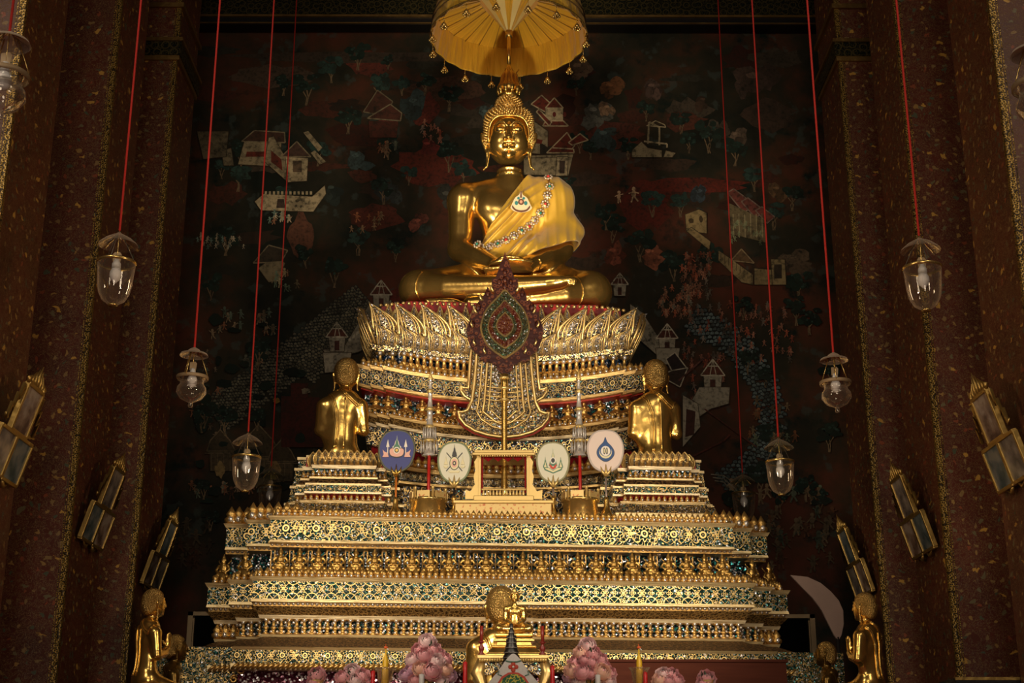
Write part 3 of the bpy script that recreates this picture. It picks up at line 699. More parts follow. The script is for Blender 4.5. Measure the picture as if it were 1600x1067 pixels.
wallp([(1092, 606), (1140, 606), (1138, 632), (1110, 640), (1070, 668), (1066, 650)], shade(GREY, .9)); wallp([(1066, 618), (1090, 632), (1094, 668), (1066, 700)], shade(GREY, 1.1)); mu.poly([(1072, 640), (1086, 644), (1084, 680), (1070, 684)], (.06, .025, .02))
mu.path([(1070, 720), (1130, 690), (1140, 680)], 2.5, (.10, .03, .02)); mu.path([(1060, 596), (1100, 560)], 2.5, (.12, .05, .04)); mu.path([(1100, 640), (1182, 700)], 2, (.09, .03, .02))
for k in range(3): mu.path([(1110+k*3, 742+k*5), (1130, 744+k*5), (1152-k*3, 760+k*5), (1160-k*3, 775+k*4)], 1.5, shade(GREY, .8))
# gabled halls low on the left
def hall(x, y, s, c):
    roof([(x-30*s, y), (x-22*s, y-24*s), (x, y-48*s), (x+22*s, y-24*s), (x+34*s, y)], c, shade(c, .35)); mu.poly([(x-24*s, y), (x+28*s, y), (x+26*s, y+44*s), (x-22*s, y+44*s)], shade(c, .5)); mu.path([(x-34*s, y+3), (x+38*s, y+3)], 2*s, c); mu.path([(x, y-48*s), (x+2*s, y-60*s)], 1.5, c)
    for k in range(4): mu.line((x-20*s+k*14*s, y+2), (x-20*s+k*14*s, y+44*s), 1.6*s, shade(c, .9))
hall(405, 715, 1.05, (.17, .13, .075)); hall(345, 706, .7, (.13, .095, .055)); hall(440, 722, .7, (.16, .12, .07)); mu.blob(430, 735, 9, 16, (.24, .16, .07)); mu.blob(345, 735, 8, 12, (.20, .14, .06))
mu.poly([(440, 620), (500, 622), (505, 700), (440, 700)], (.060, .016, .011)); mu.poly([(455, 600), (482, 600), (482, 622), (455, 622)], (.06, .016, .011)); mu.blob(478, 612, 7, 5, (.24, .20, .14)); mu.blob(433, 627, 6, 4, (.22, .13, .03))
for k in range(30): mu.blob(U(300, 480), U(480, 800), U(5, 14), U(4, 10), shade(LEAF, U(.4, 1)), 10)
for _ in range(14): tree(U(1150, 1300), U(500, 820), U(.8, 1.3), shade(LEAF, .8))
for _ in range(10): tree(U(290, 420), U(560, 860), U(.8, 1.2), shade(LEAF, .8))
mv = [(-9.0, YW, 0), (9.0, YW, 0), (9.0, YW, TOPZ), (-9.0, YW, TOPZ)]
me = bpy.data.meshes.new('wall_back')
back = [(-9.2, YW+.35, 0), (9.2, YW+.35, 0), (9.2, YW+.35, TOPZ), (-9.2, YW+.35, TOPZ)]
b = len(mu.v)
me.from_pydata(mu.v+mv+back, [], mu.f+[(b, b+1, b+2, b+3), (b+4, b+7, b+6, b+5), (b, b+4, b+5, b+1), (b+3, b+2, b+6, b+7), (b, b+3, b+7, b+4), (b+1, b+5, b+6, b+2)])
me.polygons.foreach_set('material_index', [1]*len(mu.f)+[0]*6)
ca = me.color_attributes.new('paint', 'FLOAT_COLOR', 'CORNER'); buf = []
for f, c in zip(mu.f, mu.c): buf += [*c, 1]*len(f)
buf += [0, 0, 0, 1]*24
ca.data.foreach_set('color', buf)
wb = link('wall_back', me, [MURAL, PAINT]); tag(wb, kind='structure')
# ------------------------------------------------------------------ main seated statue
YB = 20.6
SEAT_Z = P(790, 481, YB-.95).z
BO = Vector((P(790, 440, YB).x, YB, SEAT_Z))
S_ = PX(YB, 8.2)
def L(px, py, dy=0., r=None):
    q = P(px, py, YB+dy)-BO
    return (q.x, q.y, q.z) if r is None else (q.x, q.y, q.z, r*S_)
def rr(*a): return tuple(x*S_ for x in a)
def leg(*p): return s_chain([L(*q) for q in p])
# torso
torso = union([
    (s_ell(L(796, 330, .12), rr(54, 30, 50)), 0),
    (s_ell(L(797, 395, .10), rr(44, 31, 46)), 36*S_),
    (s_ell(L(770, 325, -.10), rr(26, 14, 23)), 18*S_),
    (s_ell(L(824, 325, -.10), rr(26, 14, 23)), 18*S_),
    (s_cap(L(735, 306, .14), L(857, 306, .14), 21*S_), 24*S_),
    (s_ell(L(797, 294, .14), rr(44, 16, 9)), 20*S_),
    (s_cap(L(797, 296, .08), L(796, 245, .05), 20*S_, 18.5*S_), 12*S_),
    (s_ell(L(793, 440, .2), rr(78, 48, 30)), 34*S_)])
neckrings = [(s_ell(L(796, y, .06), rr(21.5, 21.5, 2.6)), 3*S_) for y in (262, 269, 276)]
arm_l = union([(s_ell(L(726, 311, .1), rr(25, 25, 27)), 0), (leg((722, 318, .1, 22.5), (719, 388, .04, 18.5)), 16*S_)])
fore_l = leg((719, 390, .04, 18.5), (748, 403, -.25, 17), (776, 416, -.52, 12.5))
arm_r = union([(s_ell(L(866, 311, .1), rr(25, 25, 27)), 0), (leg((868, 318, .1, 24), (874, 388, .04, 20.5)), 16*S_)])
fore_r = leg((874, 390, .04, 20.5), (852, 401, -.25, 18), (822, 415, -.52, 13))
lapL = union([
    (leg((745, 448, .25, 40), (655, 453, -.28, 29)), 0),
    (leg((655, 453, -.28, 29.5), (700, 451, -.58, 22), (790, 448, -.86, 18), (850, 443, -.88, 13), (872, 440, -.86, 10.5)), 12*S_),
    (s_ell(L(884, 440, -.86), rr(18, 11, 6.5), Euler((0, -.18, 0))), 8*S_)])
lapR = union([
    (leg((845, 448, .25, 42), (922, 457, -.28, 31)), 0),
    (leg((922, 457, -.28, 31), (880, 462, -.52, 26), (800, 471, -.74, 15.5), (735, 474, -.80, 11)), 14*S_),
    (s_ell(L(694, 473, -.84), rr(27, 11, 7)), 6*S_)])
toes = [(s_cap(L(680, 468+i*2.6, -.92), L(667-(i == 0)*2+i*.8, 468.5+i*2.6, -.92), 2.3*S_, 2.0*S_), 2*S_) for i in range(5)]
toes2 = [(s_cap(L(890, 436+i*2.0, -.93), L(899-i*.5, 436.5+i*2.0, -.93), 1.9*S_), 2*S_) for i in range(5)]
hand_under = union([(s_ell(L(806, 421, -.62), rr(27, 17, 6.5), Euler((0, .10, 0))), 0), (leg((822, 415, -.52, 12), (806, 420, -.6, 8)), 10*S_)])
hand_top = union([(s_ell(L(788, 411, -.64), rr(24, 15, 6), Euler((0, -.12, 0))), 0), (leg((776, 415, -.52, 11.5), (790, 411, -.6, 8)), 9*S_)])
fing = []
for i in range(4):
    fing.append((s_chain([L(792, 417+i*2.9, -.84+.03*i, 2.9), L(772, 418.5+i*3.1, -.86+.03*i, 2.6), L(756+i*1.5, 419+i*3.4, -.82+.03*i, 2.1)]), 1.8*S_))
    fing.append((s_chain([L(796, 405+i*2.9, -.86+.03*i, 2.8), L(816, 406+i*2.9, -.88+.03*i, 2.5), L(832-i*1.5, 409+i*2.6, -.82+.03*i, 2.0)]), 1.8*S_))
thumbs = [(s_chain([L(776, 411, -.66, 4), L(783, 403, -.76, 3.2), L(794, 401, -.80, 2.6)]), 3*S_), (s_chain([L(822, 410, -.66, 4), L(812, 403, -.76, 3.2), L(797, 401, -.80, 2.6)]), 3*S_)]
body_f = union([(torso, 0)]+neckrings+[(arm_l, 5*S_), (arm_r, 5*S_), (fore_l, 10*S_), (fore_r, 10*S_),
    (lapR, 16*S_), (lapL, 5*S_), (hand_under, 5*S_), (hand_top, 3*S_)]+fing+thumbs+toes+toes2)
X, Q = skin(body_f, (-1.95, -1.25, -.15), (1.95, .95, 2.6), .017)
buddha = empty('seated_buddha_statue', BO)
tag(buddha, 'large polished gold seated Buddha statue with yellow robe on the top of the throne', 'statue')
bo = bpy.data.objects.new('body', np_mesh('body', X, Q, GOLD)); COL.objects.link(bo); bo.parent = buddha
# head, own frame: x right, y back, z up, unit = px
HC = L(795, 216, -.04); HT = Euler((math.radians(13), 0, 0))
def hd():
    f = [(s_ell((0, 2, 4), (34.5, 37, 42)), 0), (s_ell((0, -3, -18), (28.5, 30, 27)), 16),
         (s_ell((-16, -20, -14), (11, 12, 13)), 12), (s_ell((16, -20, -14), (11, 12, 13)), 12),
         (s_cap((0, -33.5, 14), (0, -43, -7), 2.8, 4.6), 5),
         (s_ell((0, -44.5, -9), (4.2, 4.6, 3.6)), 2), (s_ell((-5.8, -39, -10), (3.5, 4.2, 2.9)), 2), (s_ell((5.8, -39, -10), (3.5, 4.2, 2.9)), 2),
         (s_ell((0, -29, -35), (8, 7, 6)), 6)]
    for sx in (-1, 1):
        f.append((s_ell((sx*13, -37.5, 10.5), (9, 4.5, 5.5)), -5))
        f.append((s_chain([(sx*3.6, -36.5, 13, 1.6), (sx*8, -36.5, 18.0, 1.8), (sx*16, -33.5, 19.5, 1.8), (sx*25, -26.5, 14.0, 1.0)]), 2.2))
        f.append((s_ell((sx*13.5, -28.5, 7.4), (8.6, 7.2, 5.4)), 2.0))
        f.append((s_ell((sx*13.5, -36.0, 4.4), (8.0, 2.6, 1.0), Euler((0, sx*.10, 0))), -.8))
        f.append((s_chain([(sx*5.5, -35.2, 3.6, .8), (sx*13, -36.0, 2.2, 1.1), (sx*21.5, -30.0, 5.0, .8)]), 1.2))
        f.append((s_chain([(sx*.3, -38.6, -18.3, 2.2), (sx*4, -38.6, -17.0, 2.2), (sx*11.5, -33.6, -18.6, .9)]), 1.4))
    f += [(s_chain([(-8, -35, -22.2, 1.6), (0, -38.4, -23.6, 3.0), (8, -35, -22.2, 1.6)]), 1.6),
          (s_chain([(-11, -35.2, -19.8, .7), (0, -41.4, -20.6, .9), (11, -35.2, -19.8, .7)]), -.6)]
    for sx in (-1, 1):
        f.append((s_chain([(sx*36, 5, 5, 3.4), (sx*44, 6, 7, 3.2), (sx*43, 3, -3, 3.2), (sx*39, 1, -14, 3.0), (sx*35.5, -1, -24, 2.6), (sx*35, -3, -36, 2.0), (sx*36, -4, -48, 2.0), (sx*41, -5, -53, 1.8)]), 3))
        f.append((s_chain([(sx*31, -2, 2, 2), (sx*33, -4, -22, 2)]), 3))
        f.append((s_chain([(sx*32, -4, -24, 1.5), (sx*33, -6, -36, 1.2), (sx*35, -6, -49, 1.2)]), 1.2))
    return union(f)
head_u = hd()
head_f = xform(head_u, HC, S_, HT)
X, Q = skin(head_f, (HC[0]-.52, HC[1]-.62, HC[2]-.72), (HC[0]+.52, HC[1]+.55, HC[2]+.62), .0075)
ho = bpy.data.objects.new('head', np_mesh('head', X, Q, GOLD)); COL.objects.link(ho); ho.parent = buddha
for sx in (-1, 1):
    m = MB(); pts = []
    for t in np.linspace(-1, 1, 9):
        p = hit(head_u, (sx*13.5+t*6.5, -80, 4.3+abs(t)**2*1.0+.5*t*sx), (0, 1, 0), 100)
        if p: pts.append(HT.to_matrix() @ (p*S_)+Vector(HC))
    m.tube(pts, [.003]+[.009]*(len(pts)-2)+[.003], 6); m.build('eye_inlay', simple('dark_eye_inlay', (.012, .008, .006), .25), ho)
# hair cap, ushnisha and curls
cap_u = union([(s_ell((0, 5, 8), (39.5, 41, 42)), 0), (s_ell((0, 5, -8), (38, 33, 30)), 8), (s_ell((-15, 4, 28), (24, 30, 23)), 6), (s_ell((15, 4, 28), (24, 30, 23)), 6)])
def hair_u(p):
    d = cap_u(p); x, y, z = p[:, 0], p[:, 1], p[:, 2]
    face = (np.sqrt((x/34.0)**4+((z+14)/46.0)**4)-1)*20
    fr = np.maximum(face, y-2)          # carved where in front and inside the face outline
    low = -15-z
    ush = s_ell((0, 8, 54), (21, 21, 20))(p)
    return smin(np.maximum(np.maximum(d, -fr), low), ush, 5.0)
hair_f = xform(hair_u, HC, S_, HT)
X, Q = skin(hair_f, (HC[0]-.5, HC[1]-.55, HC[2]-.4), (HC[0]+.5, HC[1]+.6, HC[2]+.95), .011)
hair = bpy.data.objects.new('hair', np_mesh('hair', X, Q, HAIRGOLD)); COL.objects.link(hair); hair.parent = buddha
cb = MB(); Rm = HT.to_matrix()
def curls_on(c, r, n, spacing_ok):
    for i in range(n):
        z = 1-2*(i+.5)/n; t = i*PI*(3-5**.5); q = math.sqrt(1-z*z)
        d = np.array([q*math.cos(t), q*math.sin(t), z]); p = hit(hair_u, (np.array(c)+d*95), -d, 120)
        if p is None or not spacing_ok(p): continue
        nrm = Vector(grad(hair_u, np.array([p], np.float32), .3)[0].tolist()).normalized()
        if nrm.dot(Vector(d.tolist())) < .3: continue
        w_ = Rm @ (Vector(p)*S_)+Vector(HC); nn = Rm @ nrm
        M_ = Matrix.Translation(w_) @ nn.to_track_quat('Z', 'Y').to_matrix().to_4x4()
        cb.lathe([(1.9*S_, -.8*S_), (1.95*S_, .9*S_), (1.2*S_, 2.6*S_), (.1*S_, 3.6*S_)], n=6, M=M_, caps=False)
curls_on((0, 5, 8), 1, 900, lambda p: p[2] > -14 and not (abs(p[0]) < 20 and p[2] > 46))
curls_on((0, 8, 54), 1, 300, lambda p: p[2] > 48)
cb.build('hair_curls', HAIRGOLD, hair)
# hairline band
hl = []
for k in range(61):
    a = -.30+(PI+.6)*k/60; x = 33.2*(abs(math.cos(a))**.62)*(1 if math.cos(a) > 0 else -1); z = -14+45.5*(abs(math.sin(a))**.55)*(1 if math.sin(a) > 0 else -1)
    p = hit(cap_u, (x, -80, z), (0, 1, 0), 110)
    if p: hl.append(Rm @ (p*S_)+Vector(HC))
MB().tube(hl, 1.5*S_, 6).build('hairline_band', GOLD, hair)
MB().ball(Vector(HC)+Rm @ (Vector((0, -35.5, 19))*S_), 1.7*S_).build('forehead_mark', GOLD, ho)
# flame finial
f0 = Vector(HC)+Rm @ (Vector((0, 8, 70))*S_); fz = f0.z
fm = MB(); hpx = .0119
fm.lathe([(.16, -.02), (.17, .03), (.11, .07), (.145, .13), (.15, .20), (.12, .26), (.10, .34), (.095, .42), (.06, .50), (.035, .56), (.03, .60)], (f0.x, f0.y, fz), 16)
for k in range(10):
    a = 2*PI*k/10
    fm.tube([(f0.x+r*math.cos(a), f0.y+r*math.sin(a), fz+z) for r, z in ((.15, .02), (.175, .10), (.165, .18), (.125, .28), (.115, .38), (.055, .52))], [.02, .035, .03, .022, .02, .005], 6)
fm.tube([(f0.x+.14, f0.y-.05, fz+.1), (f0.x+.17, f0.y-.05, fz+.25), (f0.x+.12, f0.y-.05, fz+.42), (f0.x+.16, f0.y-.05, fz+.48)], .012, 6)
fm.build('flame_finial', GOLD, buddha)
FINIAL_TOP = BO+Vector((f0.x, f0.y, fz+.58))
# robe: follows torso and covered arm
rob_in = union([(torso, 0), (arm_r, 26*S_), (leg((874, 385, .0, 24), (893, 362, .05, 17)), 20*S_), (leg((838, 400, -.30, 24), (868, 392, -.1, 24)), 24*S_)])
def plane2(a, b, dy=0.):
    "signed metres right/below of the line a->b drawn on the chest (x,z)"
    ax, _, az = L(a[0], a[1], dy); bx, _, bz = L(b[0], b[1], dy); n = np.array([-(bz-az), bx-ax]); n = n/np.linalg.norm(n)
    return lambda p: (p[:, 0]-ax)*n[0]+(p[:, 2]-az)*n[1]
pl_top = plane2((822, 272), (744, 384), -.2)      # inner diagonal edge
pl_bot = plane2((742, 404), (836, 411), -.4)
pl_hem = plane2((826, 411), (908, 372), -.2)
def fold(p):
    x, z = p[:, 0], p[:, 2]
    u = (x*.80+z*.62); v = (-x*.62+z*.80)
    w_ = np.sin(v*34+3.0*np.sin(u*2.3+.5)+1.5*np.sin(v*9))*.5+.5
    w2 = np.sin(x*40+5*np.sin(z*2.0)+z*9)*.5+.5
    side = 1/(1+np.exp(-(x-.42)*14))
    low = np.clip((1.7-z)/.9, 0.15, 1)
    return (w_**3*(1-side)*.034+w2**2*side*.07*low)
def robe_f(p):
    d = rob_in(p)-.028-fold(p)*1.2
    flare = np.clip((1.25-p[:, 2])*.10, 0, .08)*(p[:, 0] > .5)
    d = d-flare
    inner = pl_top(p); b = pl_bot(p); h = pl_hem(p)
    return np.maximum(np.maximum(d, -(rob_in(p)-.006)), np.maximum(inner, np.maximum(-b, -h)))
t_ = pl_top(np.array([L(850, 330, 0)], np.float32))[0]
if t_ > 0:
    _pt = pl_top; pl_top = lambda p: -_pt(p)
t_ = pl_bot(np.array([L(800, 350, 0)], np.float32))[0]
if t_ < 0:
    _pb = pl_bot; pl_bot = lambda p: -_pb(p)
t_ = pl_hem(np.array([L(850, 330, 0)], np.float32))[0]
if t_ < 0:
    _ph = pl_hem; pl_hem = lambda p: -_ph(p)
X, Q = skin(robe_f, (-.75, -.95, .2), (1.35, .75, 2.6), .0145)
def mk_robe():
    n = NB('yellow_satin_robe'); a = n.noise(n.ob, 120, 2)
    return n.set(col=n.mix(n.noise(n.ob, 4, 2), (.60, .34, .025), (.70, .42, .04)), rough=.42, metal=.25, sheen=.3, normal=n.bump(a, .15, .003))
ROBE = mk_robe()
robe = bpy.data.objects.new('robe', np_mesh('robe', X, Q, ROBE)); COL.objects.link(robe); robe.parent = buddha
def on_robe(px, py, lift=.0):
    o = P(px, py, YB-3)-BO; o2 = P(px, py, YB-2)-BO; d = (o2-o)
    p = hit(robe_f, o, d, 5)
    if p is None: p = hit(body_f, o, d, 5)
    if p is None: p = Vector(L(px, py, -.3))
    n = Vector(grad(rob_in, np.array([p], np.float32), .03)[0].tolist()).normalized()
    return p+n*lift, n
SILVER = simple('silver_setting', (.72, .62, .52), .3, .8)
JEWEL = [simple('ruby', (.55, .04, .04), .15), simple('emerald', (.02, .22, .18), .15), simple('amethyst_grey', (.36, .30, .34), .15)]
path = [(857, 280), (859, 294), (855, 307), (851, 320), (843, 333), (834, 344), (825, 354), (814, 362), (803, 370), (791, 377), (779, 383), (767, 387), (755, 389), (748, 384)]
chain = MB()
pp = [on_robe(x, y, .02)[0] for x, y in path]
chain.tube(pp, .018, 6); sash = chain.build('jewelled_sash', BRASS, buddha)
for i, (x, y) in enumerate(path):
    p, n = on_robe(x, y, .035); M_ = Matrix.Translation(p) @ n.to_track_quat('Z', 'Y').to_matrix().to_4x4()
    m = MB(); m.lathe([(.050, -.02), (.056, 0), (.045, .016)], n=14, M=M_)
    for k in range(8):
        a = 2*PI*k/8; m.ball(M_ @ Vector((.056*math.cos(a), .056*math.sin(a), .008)), .020, 1, 8, 5)
    m.ball(M_ @ Vector((0, 0, .018)), .024, 2+i % 3, 8, 5)
    m.build('medallion', [BRASS, SILVER]+JEWEL, sash)
# embroidered patch on the robe
def poly_smooth(pts, n=8):
    "closed Catmull-Rom"
    out = []; N = len(pts)
    for i in range(N):
        p0, p1, p2, p3 = [np.array(pts[(i+k-1) % N], float) for k in range(4)]
        for t in np.linspace(0, 1, n, endpoint=False):
            out.append(tuple(.5*((2*p1)+(-p0+p2)*t+(2*p0-5*p1+4*p2-p3)*t*t+(-p0+3*p1-3*p2+p3)*t**3)))
    return out
PATCHC = [simple('patch_cream', (.80, .66, .42), .7), simple('patch_teal', (.04, .22, .22), .7), simple('patch_brown', (.16, .07, .04), .7), simple('patch_pink', (.75, .36, .24), .7)]
pc, pn = on_robe(814, 321, .030)
Mp = Matrix.Translation(pc) @ Euler((math.radians(-8), 0, math.radians(2))).to_matrix().to_4x4()
pm = MB()
def emb(pts, y, mi, sc=.0104): pm.plate([(a*sc, -b*sc*1.06) for a, b in pts], y, y+.006, mi, Mp)
emb(poly_smooth([(0, -21), (3, -14), (9, -9), (14, 2), (16, 8), (10, 13), (0, 15), (-10, 13), (-16, 8), (-14, 2), (-9, -9), (-3, -14)]), -.045, 0)
emb(poly_smooth([(-13, 4), (-8, 10), (0, 12), (8, 10), (13, 4), (13, 8), (8, 13), (0, 15), (-8, 13), (-13, 8)], 5), -.051, 2)
emb([(4.5*math.cos(a), -2+5*math.sin(a)) for a in np.linspace(0, 2*PI, 16, endpoint=False)], -.053, 2)
emb([(2.2*math.cos(a), -2+2.5*math.sin(a)) for a in np.linspace(0, 2*PI, 12, endpoint=False)], -.057, 3)
for sx in (-1, 1):
    emb([(sx*7+2.6*math.cos(a), 0+3.4*math.sin(a)) for a in np.linspace(0, 2*PI, 12, endpoint=False)], -.053, 1)
    emb([(sx*4+2.0*math.cos(a), -8+2.0*math.sin(a)) for a in np.linspace(0, 2*PI, 12, endpoint=False)], -.053, 1)
emb([(-.8, -20), (.8, -20), (1.5, -9), (-1.5, -9)], -.054, 2)
pm.build('embroidered_patch', PATCHC, robe)

def on_body(px, py, lift):
    o = P(px, py, YB-3)-BO; d = (P(px, py, YB-2)-BO)-o; p = hit(body_f, o, d, 5)
    return None if p is None else p-d.normalized()*lift
for pts in ([(660, 424), (654, 430), (650, 440), (649, 451), (652, 463), (657, 471)], [(900, 430), (907, 438), (911, 448), (912, 459), (909, 470), (905, 477)], [(842, 404), (845, 409), (845, 415), (843, 421)]):
    q = [on_body(np.interp(t, range(len(pts)), [a[0] for a in pts]), np.interp(t, range(len(pts)), [a[1] for a in pts]), .004) for t in np.linspace(0, len(pts)-1, 22)]
    q = [p for p in q if p]
    if len(q) > 3: MB().tube(q, .012, 6).build('cloth_hem', GOLD, bo)
# ------------------------------------------------------------------ parasol over the head
ux, uz = P(795, 60, YB).x, P(795, 61, YB).z
UR = 121*PX(YB, uz)
fx, fy_, fz_ = FINIAL_TOP
um = empty('tiered_parasol', (ux, YB, uz)); tag(um, 'golden yellow cloth ceremonial parasol with hanging tassels above the big statue head', 'parasol')
def mk_cloth():
    n = NB('parasol_silk'); x, y, z = n.xyz(n.ob); a = n.m('ARCTAN2', y, x)
    v = n.comb(n.m('MULTIPLY', a, 6), n.m('MULTIPLY', z, .8)); w_ = n.noise(v, 2.2, 3)
    return n.set(col=n.mix(n.sm(w_, .5, .4), (.80, .44, .03), (.66, .33, .02)), rough=.5, metal=.15, sheen=.2, normal=n.bump(w_, .8, .06))
SILK = mk_cloth()
SILK_PALE = simple('pale_silk_stripe', (.85, .68, .30), .45, .2)
DARKTRIM = simple('dark_trim', (.10, .055, .02), .6)
def wav(r, z, amp, ph, n=120, k=23):
    return [((r+amp*math.sin(k*2*PI*i/n+ph))*math.cos(2*PI*i/n), (r+amp*math.sin(k*2*PI*i/n+ph))*math.sin(2*PI*i/n), z) for i in range(n)]
sk = MB(); NN = 140; rings = []
prof = [(UR, 0), (UR*1.005, .04), (UR*.99, .18), (UR*.97, .36), (UR*.95, .52)]
vs = []
for j, (r, z) in enumerate(prof): vs += wav(r, z+(.012*math.sin(j*3) if j else 0), .012*(1-j/5)+.004, j*.5, NN)
for j, (r, z) in enumerate([(q[0]-.012, q[1]) for q in prof]): vs += wav(r, z+(.0 if j else .001), .012*(1-j/5)+.004, j*.5, NN)
fs = []
for s in (0, 5):
    for j in range(4):
        for k in range(NN): k2 = (k+1) % NN; fs.append(((s+j)*NN+k, (s+j)*NN+k2, (s+j+1)*NN+k2, (s+j+1)*NN+k))
for k in range(NN): k2 = (k+1) % NN; fs.append((k, k2, 5*NN+k2, 5*NN+k))
sk.add(vs, fs, 0, True).build('skirt', SILK, um, recalc=False)
MB().lathe([(UR*.95, .52), (UR*.7, .60), (UR*.4, .72), (.05, .92)], n=72, caps=False).lathe([(UR*.95, .535), (UR*.7, .615), (UR*.4, .735), (.05, .935)], n=72, caps=False).build('canopy', SILK, um)
RIBM = simple('rib_bamboo', (.30, .17, .03), .6)
for k in range(28):
    a = 2*PI*k/28
    r_ = MB(); r_.tube([(r*math.cos(a), r*math.sin(a), z-.012) for r, z in ((UR*.94, .51), (UR*.7, .60), (UR*.4, .71), (.06, .90))], .006, 5)
    r_.build('rib', RIBM, um)
for z, mat, r in ((.02, BRASS, .014), (.22, DARKTRIM, .010), (.34, DARKTRIM, .010)):
    MB().tube([(UR*(1.016-z*.085)*math.cos(a), UR*(1.016-z*.085)*math.sin(a), z) for a in np.linspace(0, 2*PI, 96, endpoint=False)], r, 5, closed=True).build('rim_band', mat, um)
tas = MB(); tas.tube([(0, 0, 0), (0, 0, -.14)], .006, 5); tas.lathe([(.012, -.13), (.04, -.17), (.05, -.21)], n=10)
for k in range(6):
    a = 2*PI*k/6; tas.ball((.045*math.cos(a), .045*math.sin(a), -.225), (.022, .022, .03), 0, 6, 5)
tme = tas.mesh('tassel', BRASS)
for k in range(16):
    a = 2*PI*(k+.5)/16+.04; o = bpy.data.objects.new('tassel', tme); COL.objects.link(o); o.parent = um
    o.location = (UR*math.cos(a), UR*math.sin(a), .01+(.02 if k % 3 else -.01))
# folded inner spire of cloth on the pole
sp = MB(); K = 8
apz = P(797, 50, YB).z-uz
for j in range(2*K):
    a0 = 2*PI*(j-.5)/(2*K); a1 = 2*PI*(j+.5)/(2*K)
    rs = [(.055, apz), (.30, apz+.34), (.62, apz+.75), (.95, apz+1.4)]
    for (r0, z0), (r1, z1) in zip(rs, rs[1:]):
        sp.add([(r0*math.cos(a0), r0*math.sin(a0), z0), (r0*math.cos(a1), r0*math.sin(a1), z0), (r1*math.cos(a1), r1*math.sin(a1), z1), (r1*math.cos(a0), r1*math.sin(a0), z1)], [(0, 1, 2, 3)], j % 2)
sp.build('folded_spire', [SILK, SILK_PALE], um)
col_ = MB(); col_.lathe([(.055, apz-.10), (.06, apz-.06), (.05, apz-.03), (.065, apz+.0), (.06, apz+.05)], n=16); col_.build('collar', BRASS, um)
pt = Vector((0, 0, apz)); pb = FINIAL_TOP-Vector((ux, YB, uz))
MB().tube([pb, pb*.5+Vector((0, 0, apz*.5)), pt, (0, 0, 1.3)], .03, 10).build('pole', GOLD, um)
# ------------------------------------------------------------------ tiered gilded altar
def redent(w, yf, yb, sx, sy, nst=2, o=0., nfront=24):
    "outline (x,y): front face half width w, stepped corners; o = outward offset. returns points and a front flag per edge"
    L_ = [(-(w+nst*sx+o), yb+o)]
    for i in range(nst, 0, -1):
        L_.append((-(w+i*sx+o), yf+i*sy-o)); L_.append((-(w+(i-1)*sx+o), yf+i*sy-o))
    L_.append((-(w+o), yf-o))
    R_ = [(-x, y) for x, y in L_][::-1]
    mid = [(-(w+o)+2*(w+o)*k/nfront, yf-o) for k in range(1, nfront)]
    return L_+mid+R_
def ring_uv(mb, A, B, zA, zB, mi=0, cap=True, vscale=None):
    n = len(A); u = 0
    for i in range(n-1):
        j = i+1
        l = math.hypot(A[j][0]-A[i][0], A[j][1]-A[i][1])
        za, zb, zc, zd = zA(A[i]), zA(A[j]), zB(B[j]), zB(B[i]); hh = math.hypot(zd-za, math.hypot(B[i][0]-A[i][0], B[i][1]-A[i][1]))
        mb.add([(*A[i], za), (*A[j], zb), (*B[j], zc), (*B[i], zd)], [(0, 1, 2, 3)], mi, False, [[(u, 0), (u+l, 0), (u+l, hh), (u, hh)]])
        u += l
    ya, yb = A[0][1], B[0][1]
    for i in range(n-1):
        j = i+1
        if abs(A[j][0]-A[i][0]) < 1e-6: continue
        if cap:
            for Z, Q, y in ((zA, A, ya), (zB, B, yb)):
                mb.add([(*Q[i], Z(Q[i])), (*Q[j], Z(Q[j])), (Q[j][0], y, Z(Q[j])), (Q[i][0], y, Z(Q[i]))], [(0, 1, 2, 3)], mi)
        mb.add([(A[i][0], ya, zA(A[i])), (A[j][0], ya, zA(A[j])), (B[j][0], yb, zB(B[j])), (B[i][0], yb, zB(B[i]))], [(3, 2, 1, 0)], mi)
    return mb
class Tier:
    "a stack of mouldings in its own frame; rows given by photo height at the axis"
    def __init__(s, name, label, cat, loc, rz, px, group=None):
        s.e = empty(name, loc, rz); tag(s.e, label, cat, group); s.o = Vector(loc); s.px = px; s.parts = []
    def z(s, py, y): return P(s.px, py, s.o.y+y).z-s.o.z
    def band(s, name, py1, py0, y, hw, mat, sx=.30, sy=.30, nst=2, o1=0., o0=0., depth=5., sag=0., cap=True, back=None, zt=None, zb=None):
        "py1 top, py0 bottom; y front setback; hw front half width in px; o1/o0 extra outward offset at top/bottom"
        z1 = s.z(py1, y) if zt is None else zt; z0 = s.z(py0, y) if zb is None else zb
        W = hw*PX(s.o.y+y, s.o.z+z1)
        yb = y+depth-2*y if back is None else back
        A = redent(W, y, yb, sx, sy, nst, o0); B = redent(W, y, yb, sx, sy, nst, o1)
        Wt = W+nst*sx
        f = (lambda z: (lambda p: z+sag*(abs(p[0])/Wt)**2.2))
        mb = MB(); ring_uv(mb, A, B, f(z0), f(z1), cap=cap)
        ob = mb.build(name, mat, s.e)
        return dict(W=W, y=y, z1=z1, z0=z0, sx=sx, sy=sy, nst=nst, f=f, Wt=Wt, sag=sag, ob=ob)
